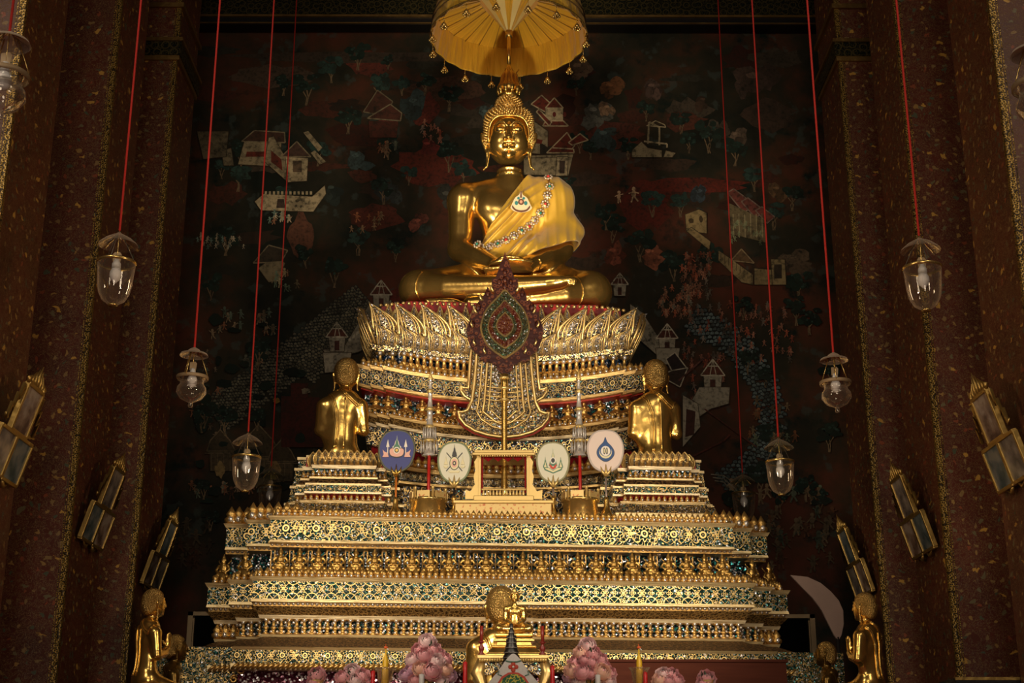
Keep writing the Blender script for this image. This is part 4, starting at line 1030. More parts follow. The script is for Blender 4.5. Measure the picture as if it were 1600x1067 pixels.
def along(b, spacing, inset=.02, sides=True, jog=.5, gapx=None):
    "positions along the visible front and stepped corners of a band: (x,y,angle)"
    out = []
    def seg(x0, y0, x1, y1, ang):
        l = math.hypot(x1-x0, y1-y0); k = max(1, int(round(l/spacing)))
        for i in range(k):
            t = (i+jog)/k; out.append((x0+(x1-x0)*t, y0+(y1-y0)*t, ang))
    W, y, sx, sy = b['W'], b['y'], b['sx'], b['sy']; i_ = inset
    seg(-W+i_, y+i_, W-i_, y+i_, 0)
    for k in range(1, b['nst']+1):
        for s in (-1, 1):
            seg(s*(W+(k-1)*sx+i_*0), y+k*sy+i_, s*(W+k*sx-i_), y+k*sy+i_, 0)
            if sides: seg(s*(W+(k-1)*sx-i_), y+(k-1)*sy+i_, s*(W+(k-1)*sx-i_), y+k*sy+i_, s*PI/2)
    return out
BUD = {}
def spread(parent, name, mesh, place, limit=100, stuffname=None):
    "the first `limit` nearest the axis as parts, the rest as one"
    place = sorted(place, key=lambda q: (q[0][1], abs(q[0][0])))
    key = (parent.name, name); used = BUD.get(key, 0)
    for M_ in [Matrix.Translation(p) @ Matrix.Rotation(a, 4, 'Z') @ Matrix.Diagonal((sc, sc, sc, 1)) for p, a, sc in place[:max(0, limit-used)]]:
        o = bpy.data.objects.new(name, mesh); COL.objects.link(o); o.parent = parent; o.matrix_basis = M_
    rest = place[max(0, limit-used):]; BUD[key] = used+min(len(place), max(0, limit-used))
    if rest:
        nv = len(mesh.vertices); co = np.empty(nv*3, np.float32); mesh.vertices.foreach_get('co', co); co = co.reshape(-1, 3)
        polys = [tuple(p.vertices) for p in mesh.polygons]; mi = [p.material_index for p in mesh.polygons]; smt = [p.use_smooth for p in mesh.polygons]
        V = []; F = []; MI = []; SM = []
        for p, a, sc in rest:
            ca, sa = math.cos(a), math.sin(a); R_ = np.array([[ca, sa, 0], [-sa, ca, 0], [0, 0, 1]])
            b = len(V)*nv; V.append((co*sc) @ R_+np.array(p)); F += [tuple(i+b for i in f) for f in polys]; MI += mi; SM += smt
        me = bpy.data.meshes.new(name+'s'); me.from_pydata(np.concatenate(V).tolist(), [], F)
        me.polygons.foreach_set('material_index', MI); me.polygons.foreach_set('use_smooth', SM)
        for m in mesh.materials: me.materials.append(m)
        o = bpy.data.objects.new(stuffname or name+'s', me); COL.objects.link(o); o.parent = parent; o['kind'] = 'stuff'
# ornaments (unit height 1 for the finial)
m = MB(); m.lathe([(.16, 0), (.34, .12), (.38, .30), (.22, .44), (.30, .56), (.16, .76), (.02, 1.0)], n=7, mi=0); m.ball((0, -.30, .26), (.15, .12, .18), 1, 6, 4)
FINIAL = m.mesh('finial', [GILT, BEAD])
m = MB(); m.lathe([(.10, 0), (.28, .06), (.12, .16), (.12, .34), (.24, .44), (.12, .52), (.10, .86), (.26, .94), (.3, 1.0)], n=7, mi=0); m.ball((0, -.22, .94), (.13, .12, .13), 1, 6, 4)
BALUSTER = m.mesh('baluster', [GILT, BEAD])
m = MB(); m.ball((0, 0, 0), (1, 1, 1), 0, 8, 5); BEADM = m.mesh('bead', [BEAD])
m = MB(); m.lathe([(1.25, -.1), (1.25, .1)], n=8); 
def deva_sdf(arms):
    "small crowned figure, height 1, facing -y"
    it = [(s_ell((0, 0, .50), (.13, .09, .14)), 0), (s_ell((0, -.01, .38), (.10, .08, .10)), .08), (s_ell((0, -.02, .69), (.075, .075, .085)), .02),
          (s_cap((0, 0, .55), (0, 0, .66), .045), .03), (s_cap((0, 0, .76), (0, 0, .84), .075, .045), .03), (s_cap((0, 0, .84), (0, 0, .99), .035, .006), .03),
          (s_cap((-.075, 0, .75), (.075, 0, .75), .03), .02)]
    if arms == 'pray':
        it += [(s_ell((0, -.02, .22), (.22, .16, .09)), .06)]
        for s in (-1, 1):
            it += [(s_chain([(s*.15, 0, .57, .045), (s*.19, -.05, .42, .036), (s*.03, -.16, .50, .028), (0, -.17, .60, .015)]), .03), (s_chain([(s*.07, 0, .28, .08), (s*.22, -.10, .18, .065), (s*.06, -.18, .14, .05)]), .03),
                   (s_cap((s*.09, .02, .66), (s*.11, 0, .60), .018), .01)]
    else:
        it += [(s_cap((0, 0, .30), (0, 0, .22), .11, .13), .05)]
        for s in (-1, 1):
            it += [(s_chain([(s*.15, 0, .58, .05), (s*.25, -.02, .45, .04), (s*.14, -.10, .36, .034), (s*.04, -.13, .40, .03)]), .03), (s_chain([(s*.07, 0, .28, .09), (s*.22, -.12, .22, .075), (s*.12, -.08, .04, .05)]), .03),
                   (s_chain([(s*.10, .05, .62, .03), (s*.22, .06, .72, .02), (s*.20, .05, .86, .006)]), .02)]
    return union(it)
def mk_deva(name, arms, mat):
    f = deva_sdf(arms); X_, Q_ = skin(f, (-.36, -.30, -.03), (.36, .20, 1.04), .026); return np_mesh(name, X_, Q_, mat)
GILT_FIG = mk_gold('figure_gilt', (.66, .42, .13), .32, .3, .4)
DEVA = mk_deva('kneeling_deva', 'pray', GILT_FIG)
GUARD = mk_deva('supporting_figure', 'hips', mk_gold('guardian_gilt', (.52, .32, .09), .34, .3, .4))

AX = P(795, 1015, 17.0).x
A = Tier('altar_base', 'wide tiered gilded altar base with glass mosaic and rows of small figures', 'altar', (AX, 17.0, 0), math.radians(5.0), 795)
zz = A.z
# --- top tier
T1 = .55
b = A.band('cornice', 812, 818, T1, 363, LEDGE, o1=.03)
P1 = b; DECK1 = b['z1']
A.band('frieze', 818, 849, T1, 362, SCROLL)
A.band('cornice', 849, 853, T1, 362, LEDGE, o1=.012, o0=.02)
bb = A.band('bead_course', 853, 860, T1+.14, 362, GILT_OLD)
spread(A.e, 'bead', BEADM, [((x, y-.01, b['f'](bb['z0']+.035)((x, y))), 0, .024) for x, y, a in along(bb, .062, 0, False)], 0)
recess = A.band('recess_panel', 859, 910, T1+.42, 352, GLASS_TILES)
b2 = A.band('cornice', 906, 912.5, .28, 393, LEDGE, o1=.03)
gz = b2['z1']; fb = dict(recess)
hgt = (bb['z0']-gz)*1.0
pl = []
Wf = b2['W']-.30; NG = 25
for i in range(NG):
    pl.append(((-Wf+2*Wf*(i)/(NG-1), .28+.34, gz+.07), 0, hgt*.88))
for k in (1, 2):
    for s in (-1, 1): pl.append(((s*(b2['W']+.30*k-.15), .28+.30*k+.30, gz+.02), s*.5, hgt*.97))
spread(A.e, 'supporting_figure', GUARD, pl, 100)
m = MB(); m.box((0, 0, .5), (.10, .06, 1.0)); m.box((0, -.035, .5), (.05, .03, .9), 1)
PIER = m.mesh('pier', [GILT_OLD, GLASS_TILES])
spread(A.e, 'pier', PIER, [((-Wf+2*Wf*(i+.5)/(NG-1), .28+.62, gz), 0, hgt*1.02) for i in range(-1, NG)], 100)
for q in A.e.children:
    if q.name.startswith('pier'): q.scale = (.6, .6, hgt*1.02)
spread(A.e, 'finial', FINIAL, [((x, y+.03, gz), a, .115) for x, y, a in along(b2, .079, .04)], 100, 'finials')
spread(A.e, 'small_finial', FINIAL, [((x, y+.13, gz+.02), a, .125) for x, y, a in along(b2, .082, .04, False)], 0, 'inner_finials')
top = along(P1, .072, .05)
spread(A.e, 'top_finial', FINIAL, [((x, y, P1['z1']), a, .125) for x, y, a in top], 90, 'top_finials')
spread(A.e, 'corner_finial', FINIAL, [((s*(P1['W']+.3*k-.15+j*.10), T1+.3*k+.06+abs(j)*.02, P1['z1']), 0, .24) for s in (-1, 1) for k in (1, 2) for j in (-1, 0, 1)]+[((s*(P1['W']-.08-.11*j), T1+.16, P1['z1']), 0, .21) for s in (-1, 1) for j in range(3)], 100)
# --- second tier
A.band('frieze', 912.5, 940, .28, 392, LATTICE)
A.band('cornice', 940, 944.5, .28, 392, LEDGE, o1=.012, o0=.02)
bb = A.band('bead_course', 944.5, 951, .36, 390, GILT_OLD)
spread(A.e, 'bead', BEADM, [((x, y-.015, bb['z0']+.03), 0, .023) for x, y, a in along(bb, .056, 0, False)], 0, 'bead_row')
zc1 = zz(951, .36); zc0 = zz(966, .50)
A.band('carved_cove', 951, 966, .46, 380, CARVED, o1=.10, o0=.0, zt=zc1, zb=zc0)
b3 = A.band('pale_ledge', 965, 970.5, .42, 380, LEDGE_PALE, o1=.02)
bp = A.band('glass_panel', 970, 996, .54, 374, GLASS_TILES)
hb = b3['z0']-zz(995, .46)
spread(A.e, 'baluster', BALUSTER, [((x, y-.07, zz(995, .46)), a, hb) for x, y, a in along(bp, .092, 0, False)], 100, 'balusters')
spread(A.e, 'small_bead', BEADM, [((x, y-.07, zz(995, .46)+.035+.055*r_), 0, .021) for r_ in (0, 1, 2) for x, y, a in along(bp, .075+.011*r_, 0, False, .5+.2*r_)], 0, 'mosaic_beads')
b4 = A.band('ledge', 994.5, 999, .40, 380, LEDGE, o1=.015)
spread(A.e, 'ledge_finial', FINIAL, [((s*(b4['W']+.3*2-.22+j*.10), .40+.6+.03, b4['z1']), 0, .19) for s in (-1, 1) for j in (-1, 0, 1, 2)], 60)
z1 = zz(999, .40); z0 = zz(1014.5, 0.06)
A.band('carved_slope', 999, 1014.5, .03, 424, CARVED_DARK, o1=-.32, o0=0, zt=z1, zb=z0)
# --- lowest tier in view
b5 = A.band('ledge', 1014, 1018.5, 0, 426, LEDGE, o1=.02)
A.band('frieze', 1018.5, 1041, 0, 425, FOLIAGE)
rp = A.band('rope_moulding', 1040, 1049, .0, 425, LEDGE, o1=.03, o0=.03)
m = MB(); m.tube([(-.035, 0, -.03), (0, -.02, 0), (.035, 0, .03)], .016, 6); RP = m.mesh('rope_twist', [GILT])
spread(A.e, 'rope_twist', RP, [((x, y-.06, (rp['z0']+rp['z1'])/2), a, 1.1) for x, y, a in along(rp, .058, 0, False)], 0, 'rope_twists')
A.band('wine_glass_panel', 1048, 1110, .22, 415, GLASS_WINE)
zl = zz(1110, 0)
A.band('plinth', 1110, 1200, .0, 425, GLASS_TILES, zt=zl, zb=.9, o0=.1)
A.band('footing', 1110, 1200, .0, 425, LEDGE, zt=.9, zb=0.0, o0=.25, o1=.25)
# scrolled corner brackets
def bracket(sx):
    m = MB(); W = b5['W']
    ptsz = [(0, 0), (.62, 0), (.62, -.14), (.50, -.20), (.52, -.34), (.40, -.46), (.42, -.72), (.30, -.95), (.0, -1.0)]
    return m
for s in (-1, 1):
    m = MB(); W = b5['W']; z9 = zz(1041, 0)
    out = [(-.62, 0), (.62, 0), (.62, -1.1), (-.40, -1.1), (-.36, -.72), (-.22, -.50), (-.30, -.36), (-.48, -.28), (-.40, -.16), (-.60, -.10)]
    m.plate([(s*(W+.30)+s*a*1.0, z9+.22+c) for a, c in [(q[0], q[1]) for q in out]], .28, .42, 0)
    m.build('corner_bracket', FILI_GREEN, A.e)
    for i in range(9):
        t = i/8; r_ = .07-.02*(i % 2)
        c = MB(); cx, cz = s*(W-.10+.38*t*(1-t)*2), z9-.05-t*.85
        c.tube([(cx+r_*(1-k/14)*math.cos(k*.75+i), .20, cz+r_*(1-k/14)*math.sin(k*.75+i)) for k in range(12)], .014, 5); c.build('scroll', GILT, A.e)
# ------------------------------------------------------------------ throne of the big statue, sagging tiers
TX = P(788, 600, 19.0).x
YT = 18.95
T = Tier('throne_pedestal', 'tall gilded throne of curved sagging tiers and lotus petals under the big statue', 'pedestal', (TX, YT, A.z(812, .55)), math.radians(3.4), 788)
D_ = 3.2
def tb(name, py1, py0, y, hw, mat, sag=.27, **k):
    k.setdefault('sx', .18); k.setdefault('sy', .12); k.setdefault('nst', 2)
    return T.band(name, py1, py0, y, hw-2*k['sx']/PX(YT+y, 7), mat, sag=sag, depth=D_+2*y, back=D_-y, **k)
seat = tb('seat_slab', 520, 558, .50, 190, RED, .0, zt=SEAT_Z-T.o.z)
b = tb('ledge', 557, 564, .10, 207, FILI_FINE, .22, o1=.02); LB = b
pan = tb('blue_glass_panel', 564, 594, .26, 199, GLASS_BLUE, .23)
b = tb('ledge', 594, 599, .02, 229, LEDGE_T, .27, o1=.02); C_ = b
hb = (T.z(564, .10)-T.z(593, .10))
spread(T.e, 'baluster', BALUSTER, [((x, y-.03, b['f'](b['z1'])((x, y))+.02), 0, hb*.96) for x, y, a in along(LB, .095, .06, False)], 100, 'balusters')
spread(T.e, 'finial', FINIAL, [((x, y+.03, b['f'](b['z1'])((x, y))), 0, .15) for x, y, a in along(b, .088, .03)], 100, 'finials')
tb('frieze', 600, 624, .03, 228, SCROLL_T, .27)
d_ = tb('ledge', 624, 628, .0, 228, LEDGE_T, .27, o1=.02)
tb('red_underside', 628, 633, .10, 224, RED, .27)
gp = tb('dark_glass_panel', 632, 672, .34, 216, GLASS_TILES, .27)
e_ = tb('ledge', 669, 673.5, .06, 218, LEDGE_T, .27, o1=.02)
hf = gp['z1']-e_['z1']
dv = [q for q in along(e_, .235, .10, False, .5)]
spread(T.e, 'praying_figure', DEVA, [((x, y+.08, e_['f'](e_['z1'])((x, y))+.05), 0, hf*.98) for x, y, a in dv], 100)
spread(T.e, 'row_finial', FINIAL, [((x, y+.02, e_['f'](e_['z1'])((x, y))), 0, .12) for x, y, a in along(e_, .075, .02, False)], 60, 'row_finials')
tb('carved_cove', 673.5, 684, .14, 212, CARVED, .27, o1=.06)
f_ = tb('pale_ledge', 684, 688, .04, 219, LEDGE_PALE, .27, o1=.02)
tb('frieze', 688, 718, .12, 214, SCROLL_T, .255, o1=.03)
tb('red_recess', 718, 742, .24, 206, REDCLOTH, .22)
g_ = tb('ledge', 742, 747, .06, 205, LEDGE_T, .19, o1=.02)
spread(T.e, 'lower_finial', FINIAL, [((x, y+.03, g_['f'](g_['z1'])((x, y))), 0, .19) for x, y, a in along(g_, .098, .03, False)], 60, 'lower_finials')
tb('frieze', 748, 761, .14, 203, SCROLL_S, .15)
tb('ledge', 761, 764.5, .08, 204, LEDGE_T, .12)
tb('foliage_panel', 764, 800, .15, 196, FILI_DARK, .03, zb=0.0)
# curled ends of the big frieze
for s in (-1, 1):
    Wt = f_['Wt']; zf = f_['f'](f_['z1'])((s*Wt, 0))
    c = MB(); c.tube([(s*(Wt-.05), .3, zf-.02), (s*(Wt+.05), .3, zf+.01), (s*(Wt+.12), .32, zf+.10), (s*(Wt+.12), .34, zf+.2), (s*(Wt+.05), .35, zf+.24)], [.035, .035, .03, .025, .01], 6)
    c.build('curled_end', GILT, T.e)
# lotus petals
def petal(w, h, lean, bulge, n=12, tipside=0.):
    "ogee petal standing at origin, facing -y, lean = forward lean of the tip, tipside = sideways swing of the tip"
    prof = [(0, .62), (.10, .80), (.25, .96), (.42, 1.0), (.58, .90), (.72, .64), (.84, .34), (.93, .14), (1.0, .0)]
    def at(t, s):
        w_ = np.interp(t, [q[0] for q in prof], [q[1] for q in prof])*w/2
        cx = tipside*w*(max(0, t-.35)/.65)**1.6 - tipside*w*.25*math.sin(PI*t)
        y = -bulge*math.sin(PI*min(1, t*1.05))-lean*t**2+abs(s)**2*bulge*.7
        return Vector((cx+s*w_, y, h*t))
    m = MB(); T_ = np.linspace(0, 1, 17); Sx = np.linspace(-1, 1, 9); nn = len(Sx)
    fr = [at(t, s) for t in T_ for s in Sx]; bk = [p+Vector((0, .05, 0)) for p in fr]
    def q(i, j): return i*nn+j
    fs = [(q(i, j), q(i, j+1), q(i+1, j+1), q(i+1, j)) for i in range(16) for j in range(nn-1)]
    m.add(fr, fs, 0, True); m.add(bk, [f[::-1] for f in fs], 0, True)
    rim = [at(t, -1) for t in T_]+[at(t, 1) for t in T_[::-1][1:]]
    m.tube([p+Vector((0, -.006, 0)) for p in rim], .016*h/.7, 6, 1)
    rim2 = [at(t*.86+.0, -.66)+Vector((0, -.012, 0)) for t in T_]+[at(t*.86, .66)+Vector((0, -.012, 0)) for t in T_[::-1][1:]]
    m.tube(rim2, .009*h/.7, 5, 1)
    rim3 = [at(t*.72+.0, -.40)+Vector((0, -.016, 0)) for t in T_]+[at(t*.72, .40)+Vector((0, -.016, 0)) for t in T_[::-1][1:]]
    m.tube(rim3, .006*h/.7, 5, 1)
    return m
GILTB = mk_gold('bright_gilt', (.84, .60, .24), .36, .2, .3)
hP = T.z(471, .05)-T.z(557, .10); wL = LB['W']
PM = {(-1): petal(.36, 1, .22, .10, tipside=-.55).mesh('outer_petal', [FILI_PETAL, GILTB]), 0: petal(.30, 1, .12, .09).mesh('petal', [FILI_PETAL, GILTB]), 1: petal(.36, 1, .22, .10, tipside=.55).mesh('outer_petal', [FILI_PETAL, GILTB])}
def put(me, name, parent, loc, sc=1., rz=0.):
    o = bpy.data.objects.new(name, me); COL.objects.link(o); o.parent = parent; o.location = loc; o.rotation_euler = (0, 0, rz)
    o.scale = (sc, sc, sc) if not isinstance(sc, tuple) else sc; return o
LW = LB['Wt']
def zL(x): return LB['f'](LB['z1'])((x, 0))
for s in (-1, 1):
    for i in range(5):
        x = s*(LW-.16-i*.37); yy = .10+max(0, 2-i)*.10
        put(PM[s], 'lotus_petal', T.e, (x, yy+.02, zL(x)), (1, 1, T.z(474, yy-.2)-zL(x)+.03*i*0), s*.12)
        put(PM[0], 'lotus_petal', T.e, (x-s*.185, yy+.10, zL(x)), (1, .9, T.z(480, yy-.02)-zL(x)))
        put(PM[0], 'back_petal', T.e, (x-s*.06, yy+.16, zL(x)+.1), (.62, .9, T.z(476, yy+.04)-zL(x)-.1))
        for d2 in (0, .125, .25):
            x2 = x-s*d2; put(PM[0 if d2 else s], 'small_petal', T.e, (x2, yy-.08, zL(x2)), (.62, .6, .24+.05*(d2 == 0)))
    for j in (0, 1, 2):
        put(PM[s], 'side_petal', T.e, (s*(LW+.03), .45+j*.5, zL(s*LW)), (1, 1, T.z(478, .4)-zL(LW)), s*PI/2*.9)
put(PM[0], 'lotus_petal', T.e, (0, .10, zL(0)), (1, 1, T.z(480, 0)-zL(0)))
kn = []
for i in range(44): x = -LW+.1+(2*LW-.2)*i/43; kn.append(((x, .30+max(0, abs(x)-LW+.4)*.4, T.z(477, .30)), 0, .028))
m = MB(); m.ball((0, 0, 0), 1, 0, 8, 5); KNOB = m.mesh('stamen_knob', [GILTB]); spread(T.e, 'stamen_knob', KNOB, kn, 100)
# hanging cloth-shaped panel (bell outline) in two layers, in front of the throne
def bell(layer):
    pts = layer; return poly_smooth2(pts)
def TP(px, py, y):
    q = P(px, py, YT+y)-T.o; c, s = math.cos(-T.e.rotation_euler.z), math.sin(-T.e.rotation_euler.z)
    return (q.x*c-q.y*s, q.z)
def mirror(pts): return pts+[(2*787-x, y) for x, y in pts[::-1]]
def plate_px(name, pts, y, th, mats, parent, rim=None, rimr=.02, rimmat=None, inner=()):
    out = [TP(x, z, y) for x, z in pts]; m = MB(); m.plate(out, y, y+th, 0, None, 1 if len(mats) > 2 else 0)
    if rim: m.tube([(x, y-.01, z) for x, z in out], rimr, 6, len(mats)-1, closed=True)
    return m.build(name, mats, parent)
L1 = mirror([(738, 540), (735, 560), (733, 590), (731, 608), (724, 607), (719, 604), (720, 612), (726, 620), (736, 626), (750, 630), (770, 634)])
L2 = mirror([(745, 540), (744, 570), (741, 600), (737, 628), (730, 642), (722, 645), (715, 644), (718, 654), (727, 665), (742, 674), (762, 680), (780, 682.5)])
plate_px('back_cloth_panel', L1, -.10, .05, [FILI_FINE, RED, GILTB], T.e, True, .024)
plate_px('front_cloth_panel', L2, -.20, .05, [FILI_FINE, RED, GILTB], T.e, True, .026)
plate_px('red_lining', mirror([(x-2.5 if y > 640 else x, y+4 if y > 650 else y) for x, y in L2[:12]]), -.155, .04, [RED, RED], T.e)
for off, r_ in ((9, .014), (17, .018), (24, .012)):
    pts = mirror([(745+off, 545), (744+off, 570), (741+off*1.05, 600), (738+off*1.1, 628), (734+off*1.2, 645-off*.1), (742+off*1.1, 664-off*.9), (764+off*.6, 676-off), (782, 679-off)])
    out = [TP(x, z, -.21) for x, z in pts]; m = MB(); m.tube([(x, -.215, z) for x, z in out], r_, 6); m.build('gilt_border', GILTB, T.e)
for py in (604, 611, 618, 624, 656):
    hwp = np.interp(py, [600, 624, 656], [28, 29, 34]); out = [TP(787+hwp*t, py+2.5*(1-t*t), -.21) for t in np.linspace(-1, 1, 12)]
    m = MB(); m.tube([(x, -.212, z) for x, z in out], .010, 5); m.build('gilt_bar', GILTB, T.e)

# ------------------------------------------------------------------ two pedestals of the disciples
def disciple_pedestal(px, label, dz):
    e = Tier('disciple_pedestal', label, 'pedestal', (P(px, 760, 18.35).x, 18.35, A.z(812, .55)), math.radians(4), px)
    def b_(name, py1, py0, y, hw, mat, **k): k.setdefault('sx', .13); k.setdefault('sy', .13); k.setdefault('nst', 1); return e.band(name, py1+dz, py0+dz, y, hw-17*k['nst'], mat, depth=1.7, **k)
    top = b_('top_slab', 712, 730, .10, 62, RED)
    pb_ = b_('ledge', 727, 732, .08, 66, LEDGE_PALE, o1=.015)
    b_('glass_band', 732, 746, .13, 64, GLASS_TILES)
    hb = e.z(732+dz, .1)-e.z(745+dz, .1)
    q = b_('ledge', 745, 748, .06, 70, LEDGE)
    spread(e.e, 'bead_drop', FINIAL, [((x, y+.0, q['z1']), 0, hb*.9) for x, y, a in along(q, .072, .01, False)], 40)
    b_('carved_slope', 748, 756, .03, 74, CARVED_DARK, o1=-.04)
    b_('ledge', 755, 758, .02, 76, LEDGE)
    b_('frieze', 758, 768, .03, 76, FILI_GREEN)
    b_('ledge', 768, 771, .0, 77, LEDGE_PALE)
    b_('red_recess', 771, 782, .12, 66, REDCLOTH)
    q = b_('ledge', 782, 786, -.03, 82, LEDGE, o1=.015)
    spread(e.e, 'finial', FINIAL, [((x, y+.03, q['z1']), 0, .10) for x, y, a in along(q, .074, .02, False)], 50)
    b_('frieze', 786, 800, -.03, 86, FILI_FINE, o0=.05)
    b_('base_slab', 800, 812, -.03, 92, LEDGE, zb=0.0, o0=.02)
    # stepped side wing behind the front, climbing like a stair
    for i, (py, w_) in enumerate(((712, 78), (729, 82), (757, 88), (784, 96))):
        b_('wing_moulding', py, py+4, .42, w_, LEDGE)
    b_('wing_frieze', 716, 729, .44, 76, FILI_GREEN); b_('wing_frieze', 733, 757, .44, 80, FILI_GREEN, o0=.03); b_('wing_frieze', 761, 784, .44, 86, FILI_GREEN, o0=.03)
    W = top['Wt']; zb = pb_['z1']; hp = e.z(703+dz, .05)-zb
    pm = petal(.20, 1, .03, .03, 8).mesh('petal', [FILI_FINE, GILTB])
    for i in range(11):
        x = -W+.09+(2*W-.18)*i/10
        put(pm, 'lotus_petal', e.e, (x, .10+(.13 if abs(x) > top['W'] else 0), zb), (.70, 1, hp*1.02))
        if i < 10: put(pm, 'small_petal', e.e, (x+.05, .06+(.13 if abs(x) > top['W'] else 0), zb), (.45, 1, hp*.42))
    return e, zb+e.o.z
PEDL, ZPL = disciple_pedestal(536, 'stepped gilded pedestal under the kneeling statue left of the throne', 0)
PEDR, ZPR = disciple_pedestal(1034, 'stepped gilded pedestal under the kneeling statue right of the throne', 2)
# ------------------------------------------------------------------ foliate leaf fan on a long pole
MAROON = mk_carved('maroon_carved_leaf', 16, (.22, .05, .02), (.085, .008, .006))
n = NB('maroon_lacquer'); q_ = n.voro(n.ob, 17, .7)
MAROON = n.set(col=n.mix(n.band(q_, .36, .12), (.022, .003, .002), (.085, .022, .008)), rough=.5, metal=.15, spec=.25, normal=n.bump(q_, .5, .01))
LEAFG = mk_filigree('leaf_green_gold', 34, (.010, .016, .008), gold=(.17, .12, .04), white=.02, teal=.1, tealc=(.02, .10, .05))
LEAFR = mk_filigree('leaf_red_gold', 34, (.060, .006, .005), gold=(.22, .09, .02), white=.01, teal=.0)
DULLGOLD = mk_gold('dull_gilt', (.12, .085, .035), .4, .3, .4)
YF = 18.66
fo = P(788, 800, YF); fan = empty('leaf_fan', (fo.x, YF, A.z(812, .55))); tag(fan, 'tall dark maroon flame-edged leaf fan on a long gilt pole before the big throne', 'fan')
def FP(px, py): q = P(px, py, YF); return (q.x-fo.x, q.z-fan.location.z)
rt = [(3, 403), (7, 412), (10, 421), (13, 430), (16, 436), (20, 434), (21, 444), (18, 453), (16, 462), (22, 457), (27, 448), (31, 456), (34, 463), (34, 470), (38, 466), (43, 474), (46, 480), (48, 490), (52, 487), (55, 500), (59, 510), (60, 518), (58, 529), (55, 537), (52, 545), (46, 551), (38, 557), (40, 561), (30, 566), (24, 564), (18, 569), (13, 570), (12, 577), (5, 583)]
outl = [(789, 393)]+[(789+a, b) for a, b in rt]+[(789, 587)]+[(789-a, b) for a, b in rt[::-1]]
m = MB(); m.plate([FP(*q) for q in outl], 0, .07); m.build('flame_edge', MAROON, fan, bevel=.008)
tear = [(0, 452), (10, 462), (21, 473), (30, 484), (36, 498), (39, 512), (36, 526), (29, 539), (19, 549), (9, 556), (0, 561)]
def tearpts(k, cy=512): pts = [(a*k, cy+(b-cy)*k) for a, b in tear]; return poly_smooth([FP(789+a, b) for a, b in pts]+[FP(789-a, b) for a, b in pts[::-1][1:-1]], 3)
for i, (k, mt) in enumerate(((1.0, DULLGOLD), (.93, LEAFG), (.70, DULLGOLD), (.65, LEAFR), (.48, LEAFG), (.36, DULLGOLD), (.31, LEAFR))):
    MB().plate(tearpts(k), -.015*(i+1), 0).build('leaf_band', mt, fan)
for s in (-1, 1):
    for (x, y) in ((44, 490), (50, 512), (46, 540), (30, 553), (36, 470), (18, 456)):
        a, b = FP(789+s*x, y); m = MB(); m.tube([(a, -.02, b), (a+s*.03, -.035, b+.05), (a+s*.015, -.03, b+.10)], [.018, .014, .003], 5); m.build('gilt_flame', GILTB, fan)
for y, x, r_ in ((425, 0, .03), (437, 0, .035), (447, 0, .04), (441, 9, .03), (441, -9, .03), (459, 27, .035), (459, -27, .035), (480, 42, .04), (480, -42, .04), (507, 51, .04), (507, -51, .04)):
    a, b = FP(789+x, y); m = MB(); m.ball((a, -.01, b), (r_, .03, r_*1.5), 0, 8, 5); m.build('carved_boss', MAROON, fan)
pl_ = [FP(788, y) for y in (584, 600, 640, 700, 760, 806)]
m = MB(); m.tube([(0.0+a, .03, b) for a, b in pl_], [.055, .05, .04, .042, .045, .05], 10); m.build('pole', GOLD, fan)
for y in (590, 606, 624): a, b = FP(788, y); m = MB(); m.lathe([(.05, -.02), (.075, 0), (.05, .02)], (a, .03, b), 12); m.build('collar', CREAMP, fan)
